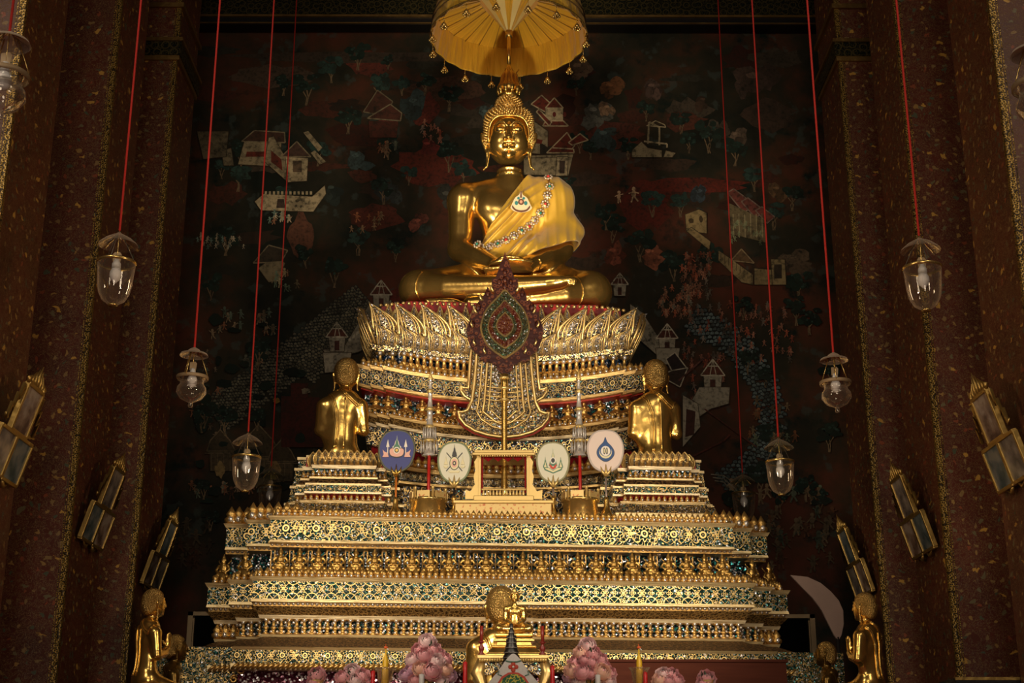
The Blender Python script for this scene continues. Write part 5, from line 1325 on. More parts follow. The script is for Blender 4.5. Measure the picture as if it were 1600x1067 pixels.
# ------------------------------------------------------------------ disciples
def dsc():
    it = [(s_ell((-1, 0, 104), (29, 18, 32)), 0), (s_ell((-1, 0, 64), (25, 17, 26)), 14), (s_ell((-1, 2, 36), (30, 24, 22)), 14),
          (s_cap((-28, 0, 119), (2, 0, 127), 9.5, 11.5), 12), (s_cap((26, 0, 119), (2, 0, 127), 9.5, 11.5), 12), (s_ell((1, 1, 133), (18, 10, 8)), 16), (s_cap((2, 2, 132), (3, 4, 152), 9.5, 8.5), 6)]
    for s in (-1, 1):
        it += [(s_chain([(s*31-1, 0, 116, 10.5), (s*34.5-1, 4, 78, 8.2)]), 7), (s_chain([(s*35-1, 4, 77, 8.2), (s*22, 22, 82, 7), (s*6, 36, 92, 5.5)]), 4),
               (s_chain([(s*12, 2, 34, 18), (s*21, 58, 17, 13.5)]), 8), (s_chain([(s*21, 58, 13, 11), (s*14, -8, 12, 10)]), 5), (s_ell((s*13, -20, 8), (7, 14, 7)), 4)]
        it += [(s_ell((s*2.2, 38, 102), (2.2, 5.5, 9)), 2)]+[(s_chain([(s*1.6, 34+k*2.7, 108, 1.4), (s*1.2, 36+k*2.4, 124-abs(k-1.5)*2.5, 1.0)]), 1) for k in range(4)]+[(s_chain([(s*2, 33, 100, 1.7), (s*2, 28, 108, 1.2)]), 1)]
        it += [(s_chain([(s*18+3, 3, 176, 2.2), (s*21+3, 2, 170, 2.2), (s*19+3, 4, 160, 1.9), (s*18+3, 5, 148, 1.7), (s*20+3, 4, 143, 1.3)]), 2)]
    it += [(s_ell((-24, 2, 92), (13, 11, 38)), 8)]
    # head with a face on the far side (+y)
    it += [(s_ell((3, 4, 172), (18, 20, 23)), 3), (s_ell((3, 9, 161), (13.5, 14, 14)), 8), (s_cap((3, 24, 178), (3, 27, 168), 1.4, 2.6), 3),
           (s_ell((3, 23, 161.5), (5, 2.5, 1.6)), 1.5), (s_ell((3, 22.5, 158.8), (4, 2.4, 1.6)), 1.5), (s_ell((3, 20, 153), (5, 4, 4)), 4)]
    for s in (-1, 1): it += [(s_ell((3+s*7, 20.5, 175), (4.4, 2.6, 2.4)), 2), (s_chain([(3+s*2, 22.5, 180, .8), (3+s*8, 21.5, 182, .8), (3+s*12.5, 18, 179, .6)]), 1.5)]
    return union(it)
dsf = dsc(); X, Q = skin(dsf, (-50, -40, -4), (50, 84, 205), 1.55)
DBODY = np_mesh('disciple_body', X*.01, Q, GOLD); DBODYD = DBODY.copy(); DBODYD.materials.clear(); DBODYD.materials.append(GOLD_SHADED)
def hcap(p):
    d = s_ell((3, 2.5, 176), (20, 21, 22.5))(p); d2 = s_ell((3, -3, 164), (17.5, 15, 17))(p); d = smin(d, d2, 6)
    face = (np.sqrt(((p[:, 0]-3)/16.5)**2+((p[:, 2]-168)/20)**4)-1)*14
    return np.maximum(np.maximum(d, -np.maximum(face, 8-p[:, 1])), 156-p[:, 2]-np.clip(-p[:, 1]-2, 0, 8))
X, Q = skin(hcap, (-22, -24, 138), (28, 30, 204), 1.3); DHAIR = np_mesh('disciple_hair', X*.01, Q, CURLS)
def backp(x, z, lift=.6):
    p = hit(dsf, (x, -60, z), (0, 1, 0), 100); return None if p is None else (p.x*.01, (p.y-lift)*.01, p.z*.01)
def zb_(py): return 38+(703-py)*1.09
dm = MB()
for pts in ([(-22, 612), (-14, 622), (-8, 640), (-6, 660), (-6.5, 680), (-8, 698)], [(-24.5, 613), (-16.5, 624), (-10.5, 640), (-8.5, 660), (-9, 680), (-10.5, 698)], [(-6, 606), (4, 617), (14, 626), (24, 634)], [(-3, 605), (7, 616), (17, 625), (26, 631)], [(24, 634), (27, 626), (31, 622)], [(4, 622), (5, 650), (4, 698)]):
    q = []
    for (a, b_), (c, d) in zip(pts, pts[1:]):
        for t in np.linspace(0, 1, 5, endpoint=False): q.append((a+(c-a)*t, b_+(d-b_)*t))
    q.append(pts[-1]); qq = [backp(x, zb_(y)) for x, y in q]; qq = [p for p in qq if p]
    if len(qq) > 2: dm.tube(qq, .017, 6)
DTRIM = dm.mesh('robe_seams', [GOLD])
DTRIMD = DTRIM.copy(); DTRIMD.materials.clear(); DTRIMD.materials.append(GOLD_SHADED)
def disciple(px, py, Y, sc, rz, label, dim=False, cx=536):
    "head centre at pixel (px,py)"
    s = sc*PX(Y, 4)*100; q = P(px, py, Y)
    e = empty('disciple_statue', (q.x, Y, q.z-1.72*s), rz); e.scale = (s, s, s); tag(e, label, 'statue')
    for nm, me in (('body', DBODYD if dim else DBODY), ('hair', DHAIR), ('robe_seams', DTRIMD if dim else DTRIM)):
        o = bpy.data.objects.new(nm, me); COL.objects.link(o); o.parent = e
    e.location -= Matrix.Rotation(rz, 3, 'Z') @ Vector((.03*s, 0, 0))
    return e, s
def slab_under(name, e, s, hw, ztop, zbot, mat, parent):
    m = MB(); m.box((0, 0, 0), (1, 1, 1)); o = m.build(name, mat, None)
dl, s1 = disciple(541, 583, 18.85, 1.02, math.radians(3), 'kneeling gold disciple statue seen from behind, on the pedestal left of the throne')
dr, s2 = disciple(1025, 586, 18.85, 1.04, math.radians(7), 'kneeling gold disciple statue seen from behind, on the pedestal right of the throne')
for pe, d in ((PEDL, dl), (PEDR, dr)):
    h = d.location.z-pe.o.z; zt_ = h
    o = MB(); o.box((0, .95, zt_-.11), (1.0, 1.35, .22)); o.build('seat_block', RED, pe.e)
# front kneelers on plinths
def plinth(e, s, w_, name='plinth', mat=LEDGE):
    zb = e.location.z/s; m = MB(); m.box((0, .18, -zb/2), (w_/s, (w_+.25)/s, zb)); m.box((0, .18, -.03), ((w_+.12)/s, (w_+.37)/s, .06)); m.build(name, mat, e)
k1, s_ = disciple(237, 942, 15.4, .86, math.radians(-52), 'polished gold kneeling disciple in the lower left corner, turned right towards the altar'); plinth(k1, s_, .85)
k2, s_ = disciple(1354, 948, 15.4, .86, math.radians(48), 'polished gold kneeling disciple in the lower right corner, turned left towards the altar'); plinth(k2, s_, .85)
k3, s_ = disciple(272, 1012, 16.9, .78, math.radians(-70), 'kneeling gold figure coloured dark for shadow, behind the lower left gold disciple', True); plinth(k3, s_, .3)
k4, s_ = disciple(1293, 1022, 16.9, .74, math.radians(70), 'kneeling gold figure coloured dark for shadow, beside the lower right end of the altar', True); plinth(k4, s_, .3)
k5, s_ = disciple(783, 946, 15.85, 1.18, math.radians(4), 'gold disciple statue with a broad curly head seen from behind, beside the small seated statue'); plinth(k5, s_, .55)
# ------------------------------------------------------------------ round ceremonial fans
EMB = dict(gold=simple('emblem_gold', (.62, .42, .12), .4, .5), dark=simple('emblem_dark', (.05, .05, .05), .6), white=simple('emblem_white', (.80, .74, .66), .6), pink=simple('emblem_pink', (.75, .42, .34), .6),
           green=simple('emblem_green', (.08, .20, .13), .6), blue=simple('emblem_blue', (.02, .07, .22), .6), red=simple('emblem_red', (.55, .06, .03), .6), cream=simple('emblem_cream', (.74, .66, .40), .6))
EK = list(EMB.keys())
def C_ell(cx, cy, rx, ry, n=20): return [(cx+rx*math.cos(a), cy+ry*math.sin(a)) for a in np.linspace(0, 2*PI, n, endpoint=False)]
def round_fan(px, py, rx, ry, Y, cloth, rimm, emblem, label, stick_mat, basez, baser, tipm):
    q = P(px, py, Y); k = PX(Y, q.z); e = empty('round_fan', (q.x, Y, A.z(812, .55))); tag(e, label, 'fan', 'round fans on stands before the throne'); hz = q.z-e.location.z
    def cv(a, b): return (a*k, hz-b*k*1.09)
    sh = poly_smooth([(0, -ry), (rx*.62, -ry*.86), (rx*.97, -ry*.35), (rx*.97, ry*.2), (rx*.74, ry*.72), (rx*.35, ry*.98), (0, ry*1.02), (-rx*.35, ry*.98), (-rx*.74, ry*.72), (-rx*.97, ry*.2), (-rx*.97, -ry*.35), (-rx*.62, -ry*.86)], 5)
    MB().plate([cv(*p) for p in sh], -.012, .012).build('fan_leaf', cloth, e)
    m = MB(); m.tube([(cv(*p)[0], 0, cv(*p)[1]) for p in sh], .016, 6, closed=True); m.build('rim', rimm, e)
    me_ = MB()
    for i, (pts, c) in enumerate(emblem): me_.plate([cv(*p) for p in pts], -.016-.0012*i, -.0125, EK.index(c))
    me_.build('emblem', list(EMB.values()), e)
    m = MB(); m.tube([(0, .02, 0), (0, .02, cv(0, ry)[1])], .014, 8); m.build('stick', stick_mat, e)
    m = MB(); a, b = cv(0, ry*.98)
    for s in (-1, 0, 1): m.tube([(0, -.015, b-.08), (s*.05, -.03, b-.02), (s*.07, -.02, b+.05+.03*(s == 0))], [.022, .018, .003], 6)
    m.build('flame_clasp', tipm, e)
    m = MB(); m.lathe([(baser, 0), (baser*1.05, .05), (baser*.85, .14), (baser*.5, .22), (baser*.3, .27), (.03, .36), (.02, .40)], n=16); m.build('stand', GOLD, e); return e
CL_BLUE = simple('blue_silk', (.030, .040, .20), .5, sheen=.3); CL_WHITE = simple('white_silk', (.66, .63, .50), .55); CL_PINK = simple('pale_pink_silk', (.72, .58, .52), .55)
ORANGE = simple('orange_lacquer', (.55, .16, .02), .35); STEEL = simple('steel_stick', (.45, .35, .30), .35, .6)
def crown(cx, by, w_, h, c): return [([(cx-w_/2, by), (cx-w_*.36, by-h*.3), (cx-w_*.2, by-h*.42), (cx-w_*.14, by-h*.62), (cx-w_*.04, by-h*.75), (cx, by-h), (cx+w_*.04, by-h*.75), (cx+w_*.14, by-h*.62), (cx+w_*.2, by-h*.42), (cx+w_*.36, by-h*.3), (cx+w_/2, by)], c)]
e1 = crown(0, 2, 19, 24, 'white')+crown(0, 0, 13, 21, 'green')+[(poly_smooth([(-12, 0), (-8, -4), (0, -2), (8, -4), (12, 0), (10, 8), (0, 11), (-10, 8)], 4), 'dark'), (poly_smooth([(-11, 0), (-7, -3), (0, -1), (7, -3), (11, 0), (9, 7), (0, 9.5), (-9, 7)], 4), 'pink'), (C_ell(0, 0, 5, 5), 'white'), (C_ell(0, 0, 3.5, 3.5), 'dark'), (C_ell(0, 0, 2.2, 2.2), 'gold')]
for s in (-1, 1): e1 += [([(s*14-2.6, -5), (s*14, -16), (s*14+2.6, -5)], 'white'), ([(s*14-.6, -5), (s*14+.6, -5), (s*14+.6, 8), (s*14-.6, 8)], 'white'), ([(s*12, 10), (s*14, 4), (s*19, 2), (s*22, -1), (s*20, 6), (s*22, 10)], 'pink')]
round_fan(620, 704, 27.5, 29.5, 18.08, CL_BLUE, simple('dark_rim', (.10, .10, .06), .5), e1, 'dark blue round fan with a pink and white crest, leftmost of the four', ORANGE, 797, .12, GOLD)
e2 = [(([(-13, -13), (-12, -14), (13, 13), (12, 14)]), 'dark'), (([(13, -13), (12, -14), (-13, 13), (-12, 14)]), 'dark'), (C_ell(0, 2, 7.6, 10), 'dark'), (C_ell(0, 2, 6.6, 9), 'cream'), (C_ell(0, 2, 4.6, 6.5), 'pink'), (C_ell(0, 2, 2.8, 3.4), 'dark'), (C_ell(0, 2, 1.3, 1.6), 'cream')]+crown(0, -8, 8, 18, 'dark')+[([(-9, 13), (9, 13), (7, 16), (-7, 16)], 'cream')]
for s in (-1, 1): e2 += crown(s*13, 4, 6, 12, 'cream')+[([(s*10, 6), (s*17, 6), (s*15, 9), (s*11, 9)], 'cream')]
round_fan(710, 722, 25, 28.5, 18.0, CL_WHITE, simple('green_rim', (.20, .24, .13), .5), e2, 'cream white round fan with a small dark oval crest, left of the miniature throne', BLACK, 797, .06, CREAMP)
e3 = crown(0, 6, 13, 26, 'green')+crown(0, 2, 8, 20, 'cream')+[(C_ell(0, -2, 4.5, 5), 'white'), (C_ell(0, -2, 3, 3.4), 'dark'), ([(-15, 8), (-8, 8), (0, 12), (8, 8), (15, 8), (13, 12), (0, 17), (-13, 12)], 'green'), ([(-13, 9), (-7, 9), (0, 13), (7, 9), (13, 9), (11, 11), (0, 15.5), (-11, 11)], 'cream'), ([(-6, 3), (-3, 5), (0, 8), (3, 5), (6, 3), (4, 9), (0, 11), (-4, 9)], 'red')]
for s in (-1, 1): e3 += crown(s*12, 8, 7, 15, 'green')+crown(s*12, 8, 4, 10, 'cream')
round_fan(864, 722, 25, 28.5, 18.0, CL_WHITE, simple('olive_rim', (.26, .24, .12), .5), e3, 'cream white round fan with a green and red crest, right of the miniature throne', STEEL, 797, .06, CREAMP)
ring = poly_smooth([(0, -19), (3, -12), (9, -6), (13, 1), (12, 8), (6, 14), (0, 16), (-6, 14), (-12, 8), (-13, 1), (-9, -6), (-3, -12)], 4)
e4 = [([(a*1.06, b*1.05) for a, b in ring], 'dark'), (ring, 'blue'), (C_ell(0, 2, 10, 10), 'cream'), (C_ell(0, 0, 9.4, 9), 'blue'), (C_ell(0, 1, 7.4, 7.4), 'white'), (C_ell(-2, 1, 1.8, 5), 'dark'), (C_ell(2, 1, 1.8, 5), 'dark'), (C_ell(-2, 1, .8, 3.4), 'cream'), (C_ell(2, 1, .8, 3.4), 'cream')]
round_fan(946, 704, 27.5, 29.5, 18.08, CL_PINK, simple('pinkish_rim', (.50, .42, .38), .5), e4, 'pale pink round fan with a blue teardrop crest, rightmost of the four', STEEL, 797, .11, CREAMP)
# ------------------------------------------------------------------ miniature gilded throne
YM = 18.02; dz0 = A.z(812, .55)
mt = empty('miniature_throne', (P(787, 790, YM).x, YM, dz0)); tag(mt, 'small open gilded throne with red curtains standing before the big throne', 'throne')
def mp(px, py, dy=0.): q = P(px, py, YM+dy); return q.x-mt.location.x, q.z-dz0
kx = PX(YM, 5.2)
def mbox(name, x0, x1, y0, y1, d0, d1, mat, bevel=.008):
    a, zt_ = mp(x0, y0, d0); b, zb = mp(x1, y1, d0); m = MB(); m.box(((a+b)/2, (d0+d1)/2, (zt_+zb)/2), (b-a, d1-d0, zt_-zb)); return m.build(name, mat, mt, bevel=bevel)
mbox('base', 711, 862, 786, 806, -.18, .52, CREAM); mbox('base_ledge', 708, 865, 781, 786, -.21, .55, CREAMP); 
mbox('seat', 740, 834, 774, 782, -.05, .50, CREAMP); mbox('canopy', 741, 833, 702.5, 707, -.04, .50, CREAMP); mbox('canopy_ledge', 738, 836, 706.5, 711, -.07, .53, CREAMP)
for x in (748, 826):
    for d in (0, .40):
        mbox('post', x-3.6, x+3.6, 711, 776, d, d+.07, CREAMP)
mbox('side_curtain', 752, 754.5, 713, 770, .02, .04, REDCLOTH); mbox('side_curtain', 819.5, 822, 713, 770, .02, .04, REDCLOTH)
for i in range(5):
    x = 755+i*15.5; m = MB(); a, b = mp(x, 711); c, d = mp(x+15.5, 711); z2 = mp(0, 720)[1]
    m.plate([(a, b), (c, b), (c-.01, (b+z2)/2), ((a+c)/2, z2), (a+.01, (b+z2)/2)], .02, .03); m.build('valance', REDCLOTH, mt)
for i in range(20):
    a, b = mp(751+i*3.75, 713.5); m = MB(); m.ball((a, -.05, b), .016, 0, 6, 4); m.build('fringe_bead', CREAMP, mt)
mbox('rail', 752, 822, 763, 765.5, -.02, .03, CREAMP); 
for i in range(13):
    a, b = mp(755.5+i*5.2, 769.5); m = MB(); m.lathe([(.012, -.05), (.02, -.02), (.012, .01), (.018, .04)], (a, .0, b), 8); m.build('baluster', CREAMP, mt)
for s in (-1, 1):
    m = MB(); m.plate([mp(787+s*x, y) for x, y in ((42, 716), (46, 722), (44, 735), (47, 745), (45, 757), (52, 768), (60, 766), (60, 780), (40, 780), (40, 716))], -.02, .02); m.build('scrolled_arm', CREAMP, mt, bevel=.006)
# ------------------------------------------------------------------ drum stands with crystal tiered poles
for px, label in ((669, 'crystal tiered pole on a red rod in a brass drum, left of the miniature throne'), (907, 'crystal tiered pole on a red rod in a brass drum, right of the miniature throne')):
    Y = 18.15; q = P(px, 790, Y); e = empty('crystal_standard', (q.x, Y, dz0)); tag(e, label, 'ornament', 'crystal poles beside the miniature throne')
    z = lambda py: P(px, py, Y).z-dz0
    m = MB(); r = .225; m.lathe([(r*.7, 0), (r*.95, .03), (r*1.05, .10), (r, z(786)), (r*1.12, z(785)), (r*1.12, z(781)), (r*.95, z(780)), (r*.92, z(772)), (.02, z(772))], n=28); m.build('drum', BRASS, e)
    for k in range(6):
        a = 2*PI*k/6+.3; m = MB(); M_ = Matrix.Translation((r*1.0*math.cos(a), r*1.0*math.sin(a), (z(785)+z(770))/2)) @ Matrix.Rotation(a, 4, 'Z'); m.box((0, 0, 0), (.03, .17, z(772)-z(784)), 0, M_); m.build('panel', CREAM, e)
        a += PI/6; m = MB(); m.lathe([(.018, z(786)), (.018, z(768)), (.026, z(767)), (.004, z(763))], (r*1.05*math.cos(a), r*1.05*math.sin(a), 0), 8); m.build('corner_post', CREAMP, e)
    m = MB(); m.tube([(0, 0, .1), (0, 0, z(706))], .022, 8); m.build('rod', RED, e)
    tiers = [(712, 690, .10, .085), (688, 668, .075, .07), (666, 640, .058, .055), (638, 612, .045, .042), (610, 592, .034, .030)]
    for k, (y0, y1, r0, r1) in enumerate(tiers):
        m = MB(); m.lathe([(r0*1.02, z(y0)), (r0*.85, z(y0)+.01), (r1*.62, z((y0+y1)/2)), (r1*.7, z(y1)-.02), (r1, z(y1))], n=16); m.build('crystal_tier', CRYSTAL, e)
        m = MB(); m.lathe([(r0*.9, z(y1)-.02), (r0*1.15, z(y1)), (r0*.6, z(y1)+.035), (.02, z(y1)+.05)], n=16); m.build('gilt_disc', CREAMP, e)
        if k < 2:
            for j in range(14):
                a = 2*PI*j/14; m = MB(); m.lathe([(.004, -.16), (.012, -.11), (.004, 0)], (r0*1.12*math.cos(a), r0*1.12*math.sin(a), z(y1)), 5); m.build('crystal_drop', CRYSTAL, e)
    m = MB(); m.lathe([(.02, z(592)), (.03, z(590)), (.012, z(584)), (.003, z(572))], n=10); m.build('tip', CREAMP, e)
# ------------------------------------------------------------------ hanging glass lanterns
def cordline(e, x0, x1, z0, top):
    m = MB(); m.tube([(0, 0, z0), (0, 0, top)], .012, 6); m.build('cord', CORD, e)
def lantern_bell(px, py_top, Y, h, label, glass=GLASS, hatmat=None):
    "bell jar with a smoke hat; py_top = pixel of the hat top; h = metres hat top to jar foot"
    q = P(px, py_top, Y); e = empty('hanging_lantern', (q.x, Y, q.z-h)); tag(e, label, 'lantern', 'hanging glass lanterns')
    u = h/127.
    m = MB(); m.lathe([(0.5*u, 2*u), (9*u, 4*u), (18*u, 10*u), (24*u, 22*u), (27*u, 38*u), (28*u, 56*u), (29*u, 66*u), (30*u, 74*u)], n=32, caps=False); m.build('glass_jar', glass, e)
    m = MB(); m.lathe([(29.0*u, 69*u), (30.6*u, 70*u), (31*u, 73*u), (29.8*u, 74*u), (29.0*u, 69*u)], n=32, caps=False); m.build('rim', BRASS, e)
    m = MB(); m.lathe([(7*u, 0), (8*u, 1.5*u), (6*u, 4*u), (.1*u, 4*u)], n=16); m.build('foot', BRASS, e)
    m = MB(); m.lathe([(31*u, 101*u), (29*u, 104*u), (20*u, 112*u), (10*u, 118*u), (4*u, 121*u), (2*u, 124*u)], n=32, caps=False); m.build('smoke_hat', hatmat or glass, e)
    m = MB(); m.lathe([(6.5*u, 62*u), (9*u, 56*u), (9.5*u, 50*u), (7*u, 44*u), (3*u, 40*u), (2*u, 38*u)], n=14); m.build('bulb', BULB, e)
    m = MB(); m.lathe([(7*u, 62*u), (7*u, 70*u), (3*u, 78*u)], n=12); m.build('socket', simple('white_socket', (.6, .57, .54), .4), e)
    m = MB(); m.plate([(-6*u, 74*u), (6*u, 74*u), (7*u, 86*u), (4*u, 90*u), (-4*u, 90*u), (-7*u, 86*u)], -.004, .004); m.build('name_tag', OLDWOOD, e)
    for k in range(3):
        a = 2*PI*k/3+.5; m = MB(); m.tube([(30*u*math.cos(a), 30*u*math.sin(a), 74*u), (5*u*math.cos(a), 5*u*math.sin(a), 120*u)], .005, 5); m.build('chain', simple('dark_chain', (.08, .06, .04), .5), e)
    m = MB(); m.tube([(0, 0, 70*u), (0, 0, h*1.03)], .006, 6); m.build('hanger', BRASS, e)
    cordline(e, 0, 0, h*1.0, 18.9-e.location.z); return e
def lantern_vase(px, py_top, Y, h, label):
    q = P(px, py_top, Y); e = empty('hanging_lantern', (q.x, Y, q.z-h)); tag(e, label, 'lantern', 'hanging glass lanterns'); u = h/93.
    m = MB(); m.lathe([(.2*u, 0), (3*u, 1*u), (3.6*u, 4*u), (2.4*u, 7*u), (6*u, 9*u), (16*u, 14*u), (22*u, 23*u), (21*u, 31*u), (17*u, 36*u), (17.5*u, 42*u), (22*u, 46*u)], n=32, caps=False); m.build('glass_vase', GLASS, e)
    m = MB(); m.lathe([(22*u, 43*u), (23.5*u, 44*u), (23.5*u, 48*u), (22*u, 48.5*u), (22*u, 43*u)], n=32, caps=False); m.build('rim', OLDWOOD, e)
    m = MB(); m.lathe([(21*u, 80*u), (19.5*u, 83*u), (12*u, 85*u), (7*u, 90*u), (2*u, 93*u)], n=32, caps=False); m.build('smoke_hat', HAT, e)
    m = MB(); m.lathe([(5*u, 49*u), (7.5*u, 43*u), (7.5*u, 37*u), (5*u, 33*u), (2*u, 31*u)], n=14); m.build('bulb', BULB, e)
    m = MB(); m.lathe([(5*u, 49*u), (4*u, 56*u), (3*u, 60*u)], n=12); m.build('socket', simple('white_socket', (.6, .57, .54), .4), e)
    m = MB(); m.plate([(-5*u, 58*u), (4*u, 56*u), (5.5*u, 68*u), (3*u, 71*u), (-5*u, 70*u)], -.004, .004); m.build('name_tag', OLDWOOD, e)
    for k in range(3):
        a = 2*PI*k/3+.35; m = MB(); m.tube([(24*u*math.cos(a), 24*u*math.sin(a), 46*u), (8*u*math.cos(a), 8*u*math.sin(a), 88*u)], .006, 5); m.build('chain', BRASS, e)
    m = MB(); m.tube([(0, 0, 60*u), (0, 0, h*1.02)], .005, 6); m.build('hanger', BRASS, e)
    cordline(e, 0, 0, h*1.0, 18.9-e.location.z); return e
HAT = mk_glass('smoky_glass', (.42, .36, .32), .9, .22)
lantern_bell(187, 360, 13.0, .80, 'bell-shaped glass lantern hanging at the left before the second left pillar')
lantern_bell(1436, 368, 13.0, .80, 'bell-shaped glass lantern hanging at the right before the second right pillar')
lantern_bell(388, 674, 17.8, .80, 'bell-shaped glass lantern hanging low before the mural, left of the altar')
lantern_bell(1216, 682, 17.8, .78, 'bell-shaped glass lantern with a green smoke hat hanging low right of the altar', GLASS, GLASS_GREEN)
lantern_vase(304, 543, 14.2, .66, 'vase-shaped glass lantern with a round hat hanging on the bright cord at left')
lantern_vase(1302, 551, 14.2, .66, 'vase-shaped glass lantern with a round hat hanging on the bright cord at right')
lantern_bell(424, 728, 23.6, .86, 'glass lantern hanging behind the upper left corner of the altar', GLASS, GLASS_GREEN)
lantern_bell(1160, 738, 23.6, .86, 'glass lantern hanging behind the upper right corner of the altar', GLASS, GLASS_GREEN)
lantern_vase(15, 50, 10.5, .82, 'large glass lantern cut by the top left edge of the photo')
lantern_vase(1612, 66, 10.5, .82, 'large glass lantern cut by the top right edge of the photo')
# ------------------------------------------------------------------ framed pictures leaning from the pillars
FRAMEG = mk_gold('frame_gilt', (.50, .33, .10), .4, .5, .5)
def mk_pic(name, a, b, c):
    n = NB(name); z = n.noise(n.ob, 5, 4); return n.set(col=n.ramp(z, [(.35, a), (.5, b), (.62, c)]), rough=.10, spec=.6)
PICS = [mk_pic('faded_print_scene', (.10, .08, .07), (.22, .18, .15), (.34, .28, .22)), mk_pic('grey_print_scene', (.06, .08, .08), (.12, .14, .14), (.20, .20, .18)), mk_pic('brown_print_scene', (.12, .07, .05), (.26, .17, .12), (.38, .30, .24))]
def pictures(sd, i, pxy, label):
    sx = -1 if sd == 'l' else 1; Yc = (13.61, 16.98, 20.09)[i]+.62
    q = P(*pxy, Yc); e = empty('picture_frame_group', (sx*(H_-.14), Yc, q.z)); tag(e, label, 'picture', 'gilt framed picture trios leaning from the pillars')
    e.rotation_euler = (0, sx*math.radians(-16), 0)
    # local: y along the wall, z up, x towards the nave is -sx
    def fr(cy, cz, w_, h, pm):
        m = MB()
        for (a, b, c, d) in ((cy-w_/2, cy+w_/2, cz+h/2-.02, cz+h/2+.02), (cy-w_/2, cy+w_/2, cz-h/2-.02, cz-h/2+.02), (cy-w_/2-.02, cy-w_/2+.02, cz-h/2, cz+h/2), (cy+w_/2-.02, cy+w_/2+.02, cz-h/2, cz+h/2)):
            m.box((0, (a+b)/2, (c+d)/2), (.06, b-a, d-c))
        f = m.build('frame', FRAMEG, e, bevel=.006)
        m = MB(); m.box((0, cy, cz), (.03, w_-.03, h-.03)); m.build('print', pm, f)
    fr(-.24, 0, .46, .46, PICS[i % 3]); fr(.24, 0, .46, .46, PICS[(i+1) % 3]); fr(0, .50, .46, .50, PICS[(i+2) % 3])
    m = MB()
    for k in range(7):
        t = (k-3)/3.; m.tube([(0, t*.22, .76), (0, t*.25, .80+.04*(1-abs(t))), (0, t*.16, .86+.14*(1-abs(t)))], [.022, .026, .004], 5)
    m.build('carved_crest', FRAMEG, e)
    for s in (-1, 1):
        m = MB(); m.tube([(0, s*(.25+.055*k+(.05 if q else 0)), .72-.12*k-(.0 if q else .05)) for k in range(4) for q in (0, 1)], [.02, .026]*3+[.02, .012], 5); m.build('carved_side', FRAMEG, e)
        m = MB(); m.tube([(0, s*.1, -.24), (0, s*.16, -.30), (0, s*.28, -.25)], [.02, .024, .006], 5); m.build('carved_foot', FRAMEG, e)
    m = MB(); m.tube([(0, 0, .1), (sx*.12, 0, .1)], .02, 6); m.build('bracket', BLACK, e)
pictures('l', 0, (22, 712), 'three gilt framed pictures on the nearest left pillar, at the left edge')
pictures('l', 1, (143, 822), 'three gilt framed pictures on the second left pillar, one glass catching a bright glare')
pictures('l', 2, (233, 893), 'three gilt framed pictures on the last left pillar above the kneeling disciple')
pictures('r', 0, (1572, 722), 'three gilt framed pictures on the nearest right pillar, at the right edge')
pictures('r', 1, (1433, 836), 'three gilt framed pictures on the second right pillar')
pictures('r', 2, (1331, 905), 'three gilt framed pictures on the last right pillar above the kneeling disciple')
# ------------------------------------------------------------------ large frames and curved banner standing beside the altar
def bigframe(x0, x1, y0, Y, label):
    a = P(x0, y0, Y); b = P(x1, y0, Y); h = a.z-0.0; e = empty('standing_frame', ((a.x+b.x)/2, Y, 0)); tag(e, label, 'frame'); w_ = b.x-a.x
    m = MB()
    for s in (-1, 1): m.box((s*(w_/2-.04), 0, h/2), (.08, .08, h)); m.box((s*(w_/2-.10), -.01, h/2), (.02, .09, h-.2))
    m.box((0, 0, h-.03), (w_, .08, .06)); m.box((0, 0, 1.2), (w_, .08, .12)); m.build('frame', simple('worn_frame_gilt', (.40, .28, .15), .45, .4), e)
    MB().box((0, .02, h/2+.6), (w_-.2, .03, h-1.3)).build('dark_panel', simple('matt_black', (.004, .004, .004), .9, spec=.05), e)
bigframe(295, 420, 956, 22.6, 'tall dark framed panel standing behind the left end of the altar')
bigframe(1170, 1272, 960, 22.6, 'tall dark framed panel standing behind the right end of the altar')
YB2 = 18.9; cr = [(200, 105), (350, 120), (470, 175), (560, 250), (630, 330), (670, 420), (675, 540), (655, 640), (628, 690), (590, 640), (540, 540), (480, 420), (400, 310), (300, 210)]
cp = [P(1200+a/5.704, 880+b/5.704, YB2) for a, b in cr]; o_ = P(1310, 1001, YB2); e = empty('curved_banner', (o_.x, YB2, 0)); tag(e, 'large curved grey mauve cloth fan on a pole beside the right end of the altar', 'fan')
n = NB('mauve_cloth'); MAUVE = n.set(col=n.mix(n.noise(n.ob, 3, 4), (.17, .11, .09), (.24, .16, .13)), rough=.8)
m = MB(); pts = [(c.x-o_.x, c.z) for c in cp]; m.plate(pts, 0, .04); m.build('cloth_blade', MAUVE, e)
m = MB(); m.tube([(0, .02, 0), (0, .02, o_.z+.05)], .025, 8); m.build('pole', BLACK, e)
# ------------------------------------------------------------------ foreground offerings
YO = 14.2
OTZ = P(800, 1082, YO).z
ot = empty('offering_table', (0.0, YO-.08, 0)); tag(ot, 'long gilded offering table under the bouquets and candles along the bottom edge', 'table')
m = MB(); m.box((0, 0, OTZ-.04), (5.6, .84, .08)); m.build('tabletop', LEDGE_PALE, ot)
for sx in (-1, 1):
    for sy in (-1, 1): m = MB(); m.lathe([(.09, 0), (.05, .1), (.07, .8), (.04, 1.2), (.08, OTZ-.08)], (sx*2.6, sy*.34, 0), 10); m.build('leg', GILT, ot)
